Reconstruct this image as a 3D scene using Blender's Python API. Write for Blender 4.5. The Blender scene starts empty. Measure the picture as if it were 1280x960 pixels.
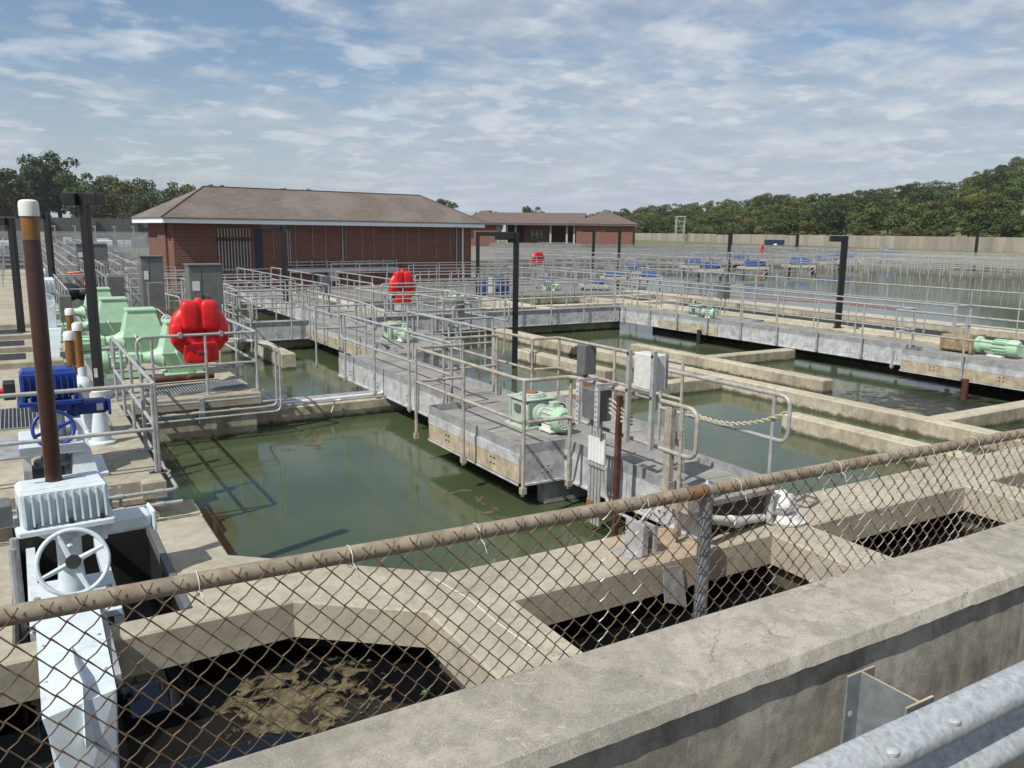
import bpy, math, random
from mathutils import Vector, Matrix
S = bpy.context.scene
C = S.collection
R = math.radians
pi = math.pi
rnd = random.Random(7)

# ------------------------------------------------------------------ camera, sky, sun
cam = bpy.data.cameras.new('camera')
cam.sensor_width = 36.0
cam.lens = 1030.0 / 1280.0 * 36.0
cam.clip_start = 0.05
cam.clip_end = 6000
co = bpy.data.objects.new('camera', cam)
C.objects.link(co)
P_, R_, A_ = R(10.48), R(0.7), R(31.0)
fw = Vector((math.sin(A_) * math.cos(P_), math.cos(A_) * math.cos(P_), -math.sin(P_)))
r0 = Vector((math.cos(A_), -math.sin(A_), 0))
u0 = r0.cross(fw)
rt = r0 * math.cos(R_) + u0 * math.sin(R_)
up = -r0 * math.sin(R_) + u0 * math.cos(R_)
M = Matrix((rt, up, -fw)).transposed().to_4x4()
M.translation = Vector((0, 0, 2.75))
co.matrix_world = M
S.camera = co

SUN_AZ = R(251)      # clockwise from +Y, where the sun stands
SUN_EL = R(50)
w = bpy.data.worlds.new('World')
S.world = w
w.use_nodes = True
nt = w.node_tree
nt.nodes.clear()


def N(t, **kw):
    n = nt.nodes.new(t)
    for k, v in kw.items():
        setattr(n, k, v)
    return n


def mathn(op, a, b=None, clamp=False):
    n = nt.nodes.new('ShaderNodeMath')
    n.operation = op
    n.use_clamp = clamp
    for i, v in enumerate((a, b)):
        if v is None:
            continue
        if isinstance(v, (int, float)):
            n.inputs[i].default_value = v
        else:
            nt.links.new(v, n.inputs[i])
    return n.outputs[0]


def mixc(f, a, b, blend='MIX'):
    n = nt.nodes.new('ShaderNodeMix')
    n.data_type = 'RGBA'
    n.blend_type = blend
    for i, v in ((0, f), (6, a), (7, b)):
        if isinstance(v, (int, float)):
            n.inputs[i].default_value = v
        elif isinstance(v, (tuple, list)):
            n.inputs[i].default_value = (*v, 1) if len(v) == 3 else v
        else:
            nt.links.new(v, n.inputs[i])
    return n.outputs[2]


def ramp(f, stops):
    n = nt.nodes.new('ShaderNodeValToRGB')
    e = n.color_ramp.elements
    while len(e) < len(stops):
        e.new(0.5)
    for el, (p, c) in zip(e, stops):
        el.position = p
        el.color = (c, c, c, 1) if isinstance(c, (int, float)) else (*c, 1)
    nt.links.new(f, n.inputs[0])
    return n.outputs[0]


def noise(vec, scale, detail=4, rough=0.5, dist=0.0, lac=2.0):
    n = nt.nodes.new('ShaderNodeTexNoise')
    n.inputs['Scale'].default_value = scale
    n.inputs['Detail'].default_value = detail
    n.inputs['Roughness'].default_value = rough
    n.inputs['Distortion'].default_value = dist
    n.inputs['Lacunarity'].default_value = lac
    if vec is not None:
        nt.links.new(vec, n.inputs['Vector'])
    return n.outputs['Fac']


def mapping(vec, scale=(1, 1, 1), loc=(0, 0, 0), rot=(0, 0, 0)):
    n = nt.nodes.new('ShaderNodeMapping')
    n.inputs['Scale'].default_value = scale
    n.inputs['Location'].default_value = loc
    n.inputs['Rotation'].default_value = rot
    nt.links.new(vec, n.inputs['Vector'])
    return n.outputs[0]


sky = N('ShaderNodeTexSky', sky_type='NISHITA')
sky.sun_disc = False
sky.sun_elevation = SUN_EL
sky.sun_rotation = SUN_AZ
sky.altitude = 50
sky.air_density = 1.1
sky.dust_density = 1.6
sky.ozone_density = 2.2
tc = N('ShaderNodeTexCoord')
sep = N('ShaderNodeSeparateXYZ')
nt.links.new(tc.outputs['Generated'], sep.inputs[0])
zz = mathn('MAXIMUM', sep.outputs[2], 0.0)
den = mathn('ADD', zz, 0.16)
comb = N('ShaderNodeCombineXYZ')
nt.links.new(mathn('DIVIDE', sep.outputs[0], den), comb.inputs[0])
nt.links.new(mathn('DIVIDE', sep.outputs[1], den), comb.inputs[1])
nt.links.new(mathn('MULTIPLY', zz, 2.0), comb.inputs[2])
cp = mapping(comb.outputs[0], (1, 1, 1), (3.1, 1.7, 0))
big = noise(cp, 0.55, 3, 0.5, 0.0)
mid = noise(cp, 2.6, 8, 0.60, 0.0)
# a clear patch of blue in the north, closed sheet towards the east
dv = N('ShaderNodeVectorMath')
dv.operation = 'DOT_PRODUCT'
nt.links.new(tc.outputs['Generated'], dv.inputs[0])
dv.inputs[1].default_value = (0.03, 0.915, 0.40)
hole = ramp(dv.outputs['Value'], [(0.885, 0.0), (0.97, 1.0)])
f1 = mathn('ADD', mathn('MULTIPLY', mid, 0.55), mathn('MULTIPLY', big, 0.5))
f1 = mathn('SUBTRACT', mathn('ADD', f1, 0.065), mathn('MULTIPLY', hole, 0.215))
sheet = ramp(f1, [(0.43, 0.0), (0.50, 0.55), (0.57, 0.9), (0.66, 1.0)])
# thickness of the sheet: a copy shifted towards the sun gives bright rims and grey undersides
cps = mapping(comb.outputs[0], (1, 1, 1), (3.04, 1.66, 0.10))
mid2 = noise(cps, 2.6, 6, 0.58, 0.0)
lit = mathn('ADD', mathn('SUBTRACT', mid, mid2), 0.5)
shade = ramp(mathn('ADD', mathn('MULTIPLY', lit, 0.8), mathn('MULTIPLY', mid, 0.2)),
             [(0.40, (4.1, 4.75, 5.7)), (0.50, (4.9, 5.5, 6.45)), (0.58, (5.9, 6.45, 7.2)), (0.68, (7.2, 7.6, 8.0))])
cu = mapping(comb.outputs[0], (1.0, 1.0, 1), (7.3, 0.4, 0))
puff = noise(cu, 2.3, 9, 0.56, 0.1)
puff2 = noise(mapping(comb.outputs[0], (1.0, 1.0, 1), (7.24, 0.34, 0.16)), 2.3, 9, 0.56, 0.1)
puffm = ramp(puff, [(0.545, 0.0), (0.60, 0.5), (0.68, 1.0)])
puffc = ramp(mathn('ADD', mathn('SUBTRACT', puff, puff2), 0.5), [(0.43, (4.5, 5.05, 5.9)), (0.51, (6.0, 6.5, 7.3)), (0.60, (8.8, 9.1, 9.4))])
skyc = mixc(1.0, sky.outputs[0], (1.08, 1.12, 1.18), 'MULTIPLY')
c1 = mixc(mathn('MULTIPLY', sheet, 0.86), skyc, shade)
c2 = mixc(mathn('MULTIPLY', puffm, 0.55), c1, puffc)
# rows of little fair-weather puffs low in the sky
cq = mapping(comb.outputs[0], (1.0, 1.0, 1.6), (1.9, 5.2, 0))
q1 = noise(cq, 5.2, 6, 0.5, 0.0)
q2 = noise(mapping(comb.outputs[0], (1.0, 1.0, 1.6), (1.88, 5.18, 0.09)), 5.2, 6, 0.5, 0.0)
low = ramp(zz, [(0.02, 0.0), (0.06, 0.6), (0.16, 0.45), (0.26, 0.0)])
c2 = mixc(mathn('MULTIPLY', ramp(q1, [(0.53, 0.0), (0.58, 0.6), (0.66, 1.0)]), low), c2,
          ramp(mathn('ADD', mathn('SUBTRACT', q1, q2), 0.5), [(0.44, (4.3, 4.85, 5.7)), (0.51, (5.6, 6.1, 6.9)), (0.60, (8.6, 8.9, 9.2))]))
hz = ramp(zz, [(0.0, 0.85), (0.05, 0.55), (0.18, 0.0)])
c3 = mixc(hz, c2, (5.5, 6.15, 7.1))
bg = N('ShaderNodeBackground')
bg.inputs[1].default_value = 0.088
nt.links.new(c3, bg.inputs[0])
wo = N('ShaderNodeOutputWorld')
nt.links.new(bg.outputs[0], wo.inputs[0])

sl = bpy.data.lights.new('sun', 'SUN')
sl.energy = 4.8
sl.angle = R(0.55)
sl.color = (1.0, 0.955, 0.88)
so = bpy.data.objects.new('sun', sl)
C.objects.link(so)
sd = Vector((math.sin(SUN_AZ) * math.cos(SUN_EL), math.cos(SUN_AZ) * math.cos(SUN_EL), math.sin(SUN_EL)))
so.rotation_euler = sd.to_track_quat('Z', 'Y').to_euler()
so.location = sd * 60
S.view_settings.view_transform = 'Standard'
S.view_settings.look = 'None'
S.view_settings.exposure = 0.08
S.view_settings.gamma = 1
S.render.engine = 'CYCLES'
S.render.resolution_x = 1024
S.render.resolution_y = 768
try:
    S.cycles.max_bounces = 6
    S.cycles.use_denoising = True
except Exception:
    pass

# ------------------------------------------------------------------ materials
MATS = {}


def newmat(name):
    global nt
    m = bpy.data.materials.new(name)
    m.use_nodes = True
    nt = m.node_tree
    b = nt.nodes['Principled BSDF']
    MATS[name] = m
    return m, b


def wpos():
    return nt.nodes.new('ShaderNodeNewGeometry').outputs['Position']


def setc(b, v):
    if isinstance(v, tuple):
        b.inputs['Base Color'].default_value = (*v, 1)
    else:
        nt.links.new(v, b.inputs['Base Color'])


def bump(b, h, strength=0.3, dist=0.01):
    n = nt.nodes.new('ShaderNodeBump')
    n.inputs['Strength'].default_value = strength
    n.inputs['Distance'].default_value = dist
    nt.links.new(h, n.inputs['Height'])
    nt.links.new(n.outputs[0], b.inputs['Normal'])


def concrete(name, lo, hi, dirt=0.35, scale=1.0, speck=True, streak=0.0, rust=None, tide=False):
    m, b = newmat(name)
    p = wpos()
    big = noise(p, 0.9 * scale, 6, 0.62, 0.4)
    med = noise(p, 7 * scale, 5, 0.65)
    fin = noise(p, 70 * scale, 3, 0.7)
    col = mixc(ramp(big, [(0.35, 0.0), (0.65, 1.0)]), lo, hi)
    col = mixc(ramp(med, [(0.40, dirt), (0.58, 0.0)]), col, tuple(c * 0.55 for c in lo))
    if 'parapet' in name:
        pt = noise(p, 8.0, 9, 0.78, 1.2)
        col = mixc(ramp(pt, [(0.585, 0.0), (0.63, 0.75)]), col, (0.50, 0.46, 0.37))
        col = mixc(ramp(pt, [(0.36, 0.5), (0.43, 0.0)]), col, (0.15, 0.135, 0.11))
        grit = noise(p, 170, 2, 0.6)
        col = mixc(ramp(grit, [(0.60, 0.0), (0.70, 0.7)]), col, (0.50, 0.47, 0.41))
        col = mixc(ramp(grit, [(0.30, 0.7), (0.40, 0.0)]), col, (0.10, 0.09, 0.075))
    vo = nt.nodes.new('ShaderNodeTexVoronoi')
    vo.feature = 'DISTANCE_TO_EDGE'
    vo.inputs['Scale'].default_value = 0.85
    va = nt.nodes.new('ShaderNodeVectorMath')
    va.operation = 'ADD'
    nt.links.new(p, va.inputs[0])
    nn_ = nt.nodes.new('ShaderNodeTexNoise')
    nn_.inputs['Scale'].default_value = 3.0
    nn_.inputs['Detail'].default_value = 6
    nt.links.new(p, nn_.inputs['Vector'])
    nt.links.new(nn_.outputs['Color'], va.inputs[1])
    nt.links.new(va.outputs[0], vo.inputs['Vector'])
    crack = ramp(vo.outputs['Distance'], [(0.0, 1.0), (0.006, 0.0)])
    crack = mathn('MULTIPLY', crack, ramp(big, [(0.48, 0.0), (0.6, 0.6)]))
    col = mixc(crack, col, (0.07, 0.06, 0.05))
    stn = noise(p, 0.45, 7, 0.7, 0.8)
    col = mixc(ramp(stn, [(0.54, 0.0), (0.66, 0.35)]), col, tuple(c * 0.5 for c in lo))
    if speck:
        col = mixc(ramp(fin, [(0.30, 0.55), (0.44, 0.0)]), col, tuple(c * 0.45 for c in lo))
        col = mixc(ramp(fin, [(0.62, 0.0), (0.72, 0.5)]), col, tuple(min(1, c * 1.45) for c in hi))
    if streak:
        gz = nt.nodes.new('ShaderNodeSeparateXYZ')
        nt.links.new(nt.nodes.new('ShaderNodeNewGeometry').outputs['Normal'], gz.inputs[0])
        side = mathn('SUBTRACT', 1.0, mathn('ABSOLUTE', gz.outputs[2]), True)
        base_col = col
        sp = mapping(p, (4.2, 4.2, 0.9))
        st = mathn('ADD', mathn('MULTIPLY', noise(sp, 1.0, 8, 0.72, 0.9), 0.62), mathn('MULTIPLY', big, 0.38))
        col = mixc(ramp(st, [(0.40, streak), (0.54, 0.0)]), col, (0.075, 0.068, 0.055))
        st2 = noise(mapping(p, (13, 13, 2.2), (3, 1, 5)), 1.0, 5, 0.7, 0.8)
        col = mixc(ramp(st2, [(0.62, 0.0), (0.72, 0.35 * streak + 0.1)]), col, tuple(min(1, c * 1.5) for c in hi))
        col = mixc(side, base_col, col)
    if tide:
        # dark slime line where the water level moves
        gp = nt.nodes.new('ShaderNodeSeparateXYZ')
        nt.links.new(p, gp.inputs[0])
        hh = mathn('ADD', mathn('SUBTRACT', gp.outputs[2], -0.76), mathn('MULTIPLY', mathn('SUBTRACT', med, 0.5), 0.16))
        col = mixc(ramp(hh, [(0.03, 0.85), (0.085, 0.0)]), col, (0.035, 0.035, 0.02))
    if rust:
        (rx, ry, rr) = rust
        n = nt.nodes.new('ShaderNodeVectorMath')
        n.operation = 'DISTANCE'
        nt.links.new(p, n.inputs[0])
        n.inputs[1].default_value = (rx, ry, -0.45)
        dd = mathn('ADD', n.outputs['Value'], mathn('MULTIPLY', mathn('SUBTRACT', med, 0.5), 0.9))
        col = mixc(mathn('MULTIPLY', ramp(mathn('DIVIDE', dd, rr), [(0.2, 0.75), (1.0, 0.0)]), ramp(noise(p, 3.5, 6, 0.7, 1.0), [(0.42, 0.15), (0.6, 1.0)])), col, (0.34, 0.18, 0.075))
    setc(b, col)
    b.inputs['Roughness'].default_value = 0.92
    b.inputs['Specular IOR Level'].default_value = 0.25
    bump(b, mathn('ADD', mathn('MULTIPLY', fin, 0.5), med), 0.45, 0.006)
    return m


concrete('conc_rim', (0.31, 0.285, 0.225), (0.43, 0.395, 0.315), 0.30, 1.0, streak=0.0, rust=(5.55, 6.4, 0.95))
concrete('conc_wall', (0.37, 0.33, 0.245), (0.50, 0.455, 0.345), 0.35, 1.0, streak=0.42, tide=True)
concrete('conc_deck', (0.29, 0.265, 0.205), (0.41, 0.375, 0.295), 0.4, 0.8)
concrete('conc_parapet', (0.29, 0.272, 0.23), (0.405, 0.38, 0.325), 0.45, 1.9)
concrete('conc_face', (0.37, 0.34, 0.28), (0.51, 0.475, 0.40), 0.5, 1.4, streak=0.55)
concrete('conc_pale', (0.42, 0.385, 0.31), (0.52, 0.48, 0.395), 0.25, 0.5, streak=0.15)  # paler concrete for wall strips and drive platforms
concrete('conc_far', (0.16, 0.155, 0.14), (0.24, 0.23, 0.205), 0.4, 0.15, speck=False)
concrete('asphalt', (0.05, 0.05, 0.05), (0.07, 0.07, 0.068), 0.3, 2.0)


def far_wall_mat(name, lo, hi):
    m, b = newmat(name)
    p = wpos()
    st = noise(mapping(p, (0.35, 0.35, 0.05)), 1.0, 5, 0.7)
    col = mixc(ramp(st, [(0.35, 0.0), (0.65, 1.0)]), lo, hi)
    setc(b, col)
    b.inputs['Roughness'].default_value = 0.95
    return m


far_wall_mat('levee', (0.22, 0.20, 0.165), (0.36, 0.33, 0.27))
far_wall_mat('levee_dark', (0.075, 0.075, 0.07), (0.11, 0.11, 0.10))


def metal(name, c, rough=0.5, met=0.5, var=0.25, rust=0.0, scale=8.0, dirt=(0.12, 0.11, 0.10)):
    m, b = newmat(name)
    p = wpos()
    n1 = noise(p, scale, 5, 0.65, 0.5)
    col = mixc(ramp(n1, [(0.35, 0.0), (0.68, 1.0)]), tuple(x * (1 - var) for x in c), tuple(min(1, x * (1 + var)) for x in c))
    if rust:
        n2 = noise(p, scale * 0.45, 6, 0.7, 0.3)
        col = mixc(ramp(n2, [(0.60 - rust * 0.2, 0.0), (0.68 - rust * 0.2, min(0.9, rust * 1.6))]), col, (0.20, 0.115, 0.06))
        col = mixc(ramp(n2, [(0.72 - rust * 0.2, 0.0), (0.80 - rust * 0.2, 0.6)]), col, (0.26, 0.10, 0.03))
    setc(b, col)
    b.inputs['Roughness'].default_value = rough
    b.inputs['Metallic'].default_value = met
    bump(b, n1, 0.15, 0.003)
    return m


metal('galv', (0.34, 0.345, 0.345), 0.55, 0.2, 0.22, 0.14, 9)
metal('galv_fascia', (0.46, 0.47, 0.48), 0.55, 0.15, 0.26, 0.22, 6)
metal('galv_kick', (0.33, 0.34, 0.35), 0.55, 0.3, 0.25, 0.14, 6)
metal('galv_rust', (0.36, 0.335, 0.29), 0.62, 0.2, 0.25, 0.32, 11)
metal('galv_far', (0.34, 0.345, 0.35), 0.6, 0.1, 0.15, 0.0, 1)
metal('beam', (0.37, 0.395, 0.41), 0.55, 0.25, 0.25, 0.0, 40)
metal('ibeam', (0.24, 0.265, 0.28), 0.5, 0.4, 0.2, 0.0, 14)
metal('fence_rail', (0.25, 0.215, 0.16), 0.75, 0.05, 0.3, 0.35, 16)
metal('wire', (0.11, 0.075, 0.046), 0.6, 0.25, 0.4, 0.3, 30)
metal('fence_post', (0.20, 0.22, 0.24), 0.5, 0.3, 0.3, 0.1, 14)
metal('wire_glint', (0.36, 0.33, 0.28), 0.45, 0.4, 0.4, 0.3, 30)  # paler wire colour, sun glint painted on some right-hand wires
metal('brown_pipe', (0.045, 0.019, 0.013), 0.34, 0.0, 0.25, 0.0, 7)
metal('amber_pipe', (0.20, 0.088, 0.022), 0.35, 0.0, 0.15, 0.0, 7)
metal('rust_red', (0.075, 0.026, 0.018), 0.7, 0.1, 0.35, 0.3, 12)
metal('cabinet', (0.155, 0.165, 0.16), 0.42, 0.35, 0.14, 0.0, 5)
metal('box_grey', (0.12, 0.125, 0.13), 0.55, 0.1, 0.15, 0.1, 7)
metal('box_white', (0.58, 0.58, 0.57), 0.5, 0.1, 0.12, 0.05, 18)
metal('white_paint', (0.55, 0.62, 0.66), 0.4, 0.0, 0.10, 0.16, 7)
metal('white_clean', (0.62, 0.63, 0.62), 0.45, 0.0, 0.05, 0.0, 6)
metal('blue_paint', (0.008, 0.035, 0.21), 0.33, 0.0, 0.2, 0.0, 6)
metal('blue_hood', (0.026, 0.068, 0.225), 0.65, 0.0, 0.2, 0.0, 3)
metal('green_paint', (0.34, 0.54, 0.37), 0.45, 0.0, 0.10, 0.05, 7)
metal('green_worn', (0.36, 0.44, 0.375), 0.55, 0.0, 0.15, 0.14, 9)
metal('red_plastic', (0.60, 0.010, 0.014), 0.42, 0.0, 0.16, 0.0, 5)
metal('orange_plastic', (0.80, 0.12, 0.03), 0.5, 0.0, 0.08, 0.0, 3)
metal('black_paint', (0.010, 0.011, 0.013), 0.38, 0.0, 0.2, 0.0, 6)
metal('dark', (0.02, 0.02, 0.022), 0.6, 0.0, 0.2, 0.0, 6)
metal('fascia_white', (0.78, 0.80, 0.83), 0.5, 0.0, 0.03, 0.0, 2)
metal('yellow_chain', (0.50, 0.47, 0.31), 0.5, 0.0, 0.1, 0.0, 8)
metal('tan_conc', (0.37, 0.315, 0.225), 0.85, 0.0, 0.3, 0.15, 6)
metal('wood', (0.34, 0.24, 0.13), 0.8, 0.0, 0.25, 0.0, 9)
metal('glass', (0.03, 0.04, 0.05), 0.08, 0.0, 0.1, 0.0, 1)
metal('red_pipe', (0.28, 0.11, 0.09), 0.6, 0.0, 0.2, 0.0, 2)
metal('shade_black', (0.010, 0.011, 0.010), 0.6, 0.0, 0.3, 0.0, 2)  # matte near-black that paints deep shade in channel and hatch
metal('navy', (0.01, 0.02, 0.05), 0.5, 0.0, 0.2, 0.0, 2)
metal('print_dark', (0.06, 0.06, 0.07), 0.6, 0.0, 0.1, 0.0, 6)

# walkway planks: grey-brown, fine cross grain
m, b = newmat('deck_board')
p = wpos()
n1 = noise(mapping(p, (3, 26, 3)), 1.0, 5, 0.7)
n2 = noise(p, 1.3, 4, 0.6)
col = mixc(ramp(n1, [(0.3, 0.0), (0.7, 1.0)]), (0.205, 0.198, 0.185), (0.33, 0.318, 0.298))
col = mixc(ramp(n2, [(0.4, 0.55), (0.6, 0.0)]), col, (0.14, 0.135, 0.125))
setc(b, col)
b.inputs['Roughness'].default_value = 0.85
bump(b, n1, 0.3, 0.004)

# water
m, b = newmat('water')
p = wpos()
n1 = noise(p, 1.4, 3, 0.55, 0.2)
n2 = noise(p, 0.35, 4, 0.6, 0.5)
n3 = noise(p, 22, 3, 0.6)
col = mixc(ramp(n2, [(0.35, 0.0), (0.65, 1.0)]), (0.046, 0.064, 0.030), (0.064, 0.082, 0.040))
fo = mathn('MULTIPLY', ramp(noise(p, 1.9, 6, 0.65, 0.8), [(0.66, 0.0), (0.72, 1.0)]), ramp(n3, [(0.45, 0.0), (0.6, 0.6)]))
col = mixc(fo, col, (0.14, 0.12, 0.06))
setc(b, col)
b.inputs['Roughness'].default_value = 0.085
b.inputs['IOR'].default_value = 1.33
bump(b, mathn('ADD', n1, mathn('MULTIPLY', noise(p, 6, 2, 0.5), 0.25)), 0.08, 0.035)

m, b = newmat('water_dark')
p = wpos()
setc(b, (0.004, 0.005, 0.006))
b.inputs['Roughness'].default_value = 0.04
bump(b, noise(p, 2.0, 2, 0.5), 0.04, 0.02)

m, b = newmat('algae')
p = wpos()
n1 = noise(p, 9, 6, 0.7, 0.6)
setc(b, mixc(ramp(n1, [(0.35, 0.0), (0.65, 1.0)]), (0.07, 0.05, 0.02), (0.27, 0.20, 0.09)))
b.inputs['Roughness'].default_value = 0.9
bump(b, n1, 0.8, 0.03)

def scum(name, lo, hi, scale, t0, t1, rad, rough=0.85):
    m, b = newmat(name)
    tcn = nt.nodes.new('ShaderNodeTexCoord')
    pp = tcn.outputs['Object']
    p = wpos()
    n1 = noise(p, scale * 3.5, 6, 0.7, 0.6)
    n2 = noise(p, scale, 7, 0.62, 1.2)
    setc(b, mixc(ramp(n1, [(0.35, 0.0), (0.62, 1.0)]), lo, hi))
    ln = nt.nodes.new('ShaderNodeVectorMath')
    ln.operation = 'LENGTH'
    nt.links.new(mapping(pp, (1 / rad[0], 1 / rad[1], 0)), ln.inputs[0])
    a = mathn('SUBTRACT', n2, mathn('MULTIPLY', mathn('POWER', ln.outputs['Value'], 2.0), 0.22))
    nt.links.new(ramp(a, [(t0, 0.0), (t1, 1.0)]), b.inputs['Alpha'])
    b.inputs['Roughness'].default_value = rough
    bump(b, n1, 0.7, 0.02)


scum('scum_film', (0.028, 0.024, 0.012), (0.145, 0.12, 0.06), 3.2, 0.40, 0.46, (0.95, 0.62))
scum('scum_thin', (0.06, 0.055, 0.025), (0.14, 0.12, 0.06), 1.7, 0.53, 0.60, (0.9, 1.9))
scum('black_scum', (0.008, 0.009, 0.011), (0.03, 0.032, 0.035), 2.6, 0.42, 0.47, (2.2, 2.7), 0.25)
m, b = newmat('leaf_green')
setc(b, (0.06, 0.11, 0.02))

# brick and shingles (object space)
m, b = newmat('brick_wall')
t = nt.nodes.new('ShaderNodeTexCoord')
sp = nt.nodes.new('ShaderNodeSeparateXYZ')
nt.links.new(t.outputs['Object'], sp.inputs[0])
cb = nt.nodes.new('ShaderNodeCombineXYZ')
nt.links.new(mathn('ADD', sp.outputs[0], sp.outputs[1]), cb.inputs[0])
nt.links.new(sp.outputs[2], cb.inputs[1])
br = nt.nodes.new('ShaderNodeTexBrick')
br.inputs['Scale'].default_value = 1.0
br.inputs['Brick Width'].default_value = 0.30
br.inputs['Row Height'].default_value = 0.10
br.inputs['Mortar Size'].default_value = 0.010
br.inputs['Color1'].default_value = (0.175, 0.062, 0.040, 1)
br.inputs['Color2'].default_value = (0.12, 0.036, 0.024, 1)
br.inputs['Mortar'].default_value = (0.22, 0.18, 0.15, 1)
nt.links.new(cb.outputs[0], br.inputs['Vector'])
n1 = noise(t.outputs['Object'], 1.2, 5, 0.7)
col = mixc(ramp(n1, [(0.35, 0.35), (0.65, 0.0)]), br.outputs[0], (0.11, 0.045, 0.03))
setc(b, col)
b.inputs['Roughness'].default_value = 0.9

m, b = newmat('shingle')
t = nt.nodes.new('ShaderNodeTexCoord')
p = t.outputs['Object']
n1 = noise(mapping(p, (3.0, 3.0, 30)), 1.0, 3, 0.7)
n2 = noise(mapping(p, (0.5, 0.5, 0.3)), 1.0, 4, 0.6)
wv = nt.nodes.new('ShaderNodeTexWave')
wv.bands_direction = 'Z'
wv.inputs['Scale'].default_value = 4.6
wv.inputs['Distortion'].default_value = 0.6
nt.links.new(p, wv.inputs['Vector'])
col = mixc(ramp(n1, [(0.3, 0.0), (0.7, 1.0)]), (0.098, 0.082, 0.068), (0.185, 0.158, 0.135))
col = mixc(ramp(n2, [(0.45, 0.0), (0.62, 0.4)]), col, (0.25, 0.215, 0.185))
col = mixc(ramp(wv.outputs['Fac'], [(0.0, 0.7), (0.3, 0.0)]), col, (0.055, 0.047, 0.04))
setc(b, col)
b.inputs['Roughness'].default_value = 0.95
bump(b, wv.outputs['Fac'], 0.4, 0.03)

m, b = newmat('shingle_dark')
p = nt.nodes.new('ShaderNodeTexCoord').outputs['Object']
n1 = noise(mapping(p, (0.5, 0.5, 6)), 1.0, 5, 0.7)
setc(b, mixc(ramp(n1, [(0.3, 0.0), (0.7, 1.0)]), (0.085, 0.065, 0.055), (0.145, 0.112, 0.095)))
b.inputs['Roughness'].default_value = 0.95

m, b = newmat('grass')
p = wpos()
n1 = noise(p, 0.12, 6, 0.7)
setc(b, mixc(ramp(n1, [(0.35, 0.0), (0.65, 1.0)]), (0.07, 0.085, 0.03), (0.17, 0.16, 0.07)))
b.inputs['Roughness'].default_value = 1.0

m, b = newmat('bark')
setc(b, (0.09, 0.07, 0.05))
b.inputs['Roughness'].default_value = 0.95

LEAF = []
for i, (c1_, c2_) in enumerate((((0.028, 0.048, 0.016), (0.078, 0.108, 0.034)),
                                ((0.038, 0.060, 0.018), (0.105, 0.130, 0.040)),
                                ((0.060, 0.075, 0.020), (0.155, 0.155, 0.045)),
                                ((0.020, 0.036, 0.017), (0.055, 0.080, 0.032)))):
    m, b = newmat('foliage_%s' % 'abcd'[i])
    p = wpos()
    oi = nt.nodes.new('ShaderNodeObjectInfo')
    n1 = noise(p, 0.55, 4, 0.65)
    n2 = noise(p, 3.5, 2, 0.5)
    col = mixc(ramp(mathn('ADD', mathn('MULTIPLY', n1, 0.6), mathn('MULTIPLY', n2, 0.4)), [(0.36, 0.0), (0.64, 1.0)]), c1_, c2_)
    hs = nt.nodes.new('ShaderNodeHueSaturation')
    nt.links.new(mathn('ADD', mathn('MULTIPLY', oi.outputs['Random'], 0.05), 0.475), hs.inputs['Hue'])
    nt.links.new(mathn('ADD', mathn('MULTIPLY', oi.outputs['Random'], 0.6), 0.7), hs.inputs['Value'])
    nt.links.new(col, hs.inputs['Color'])
    setc(b, hs.outputs[0])
    b.inputs['Roughness'].default_value = 0.75
    b.inputs['Specular IOR Level'].default_value = 0.2
    LEAF.append('foliage_%s' % 'abcd'[i])


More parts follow.
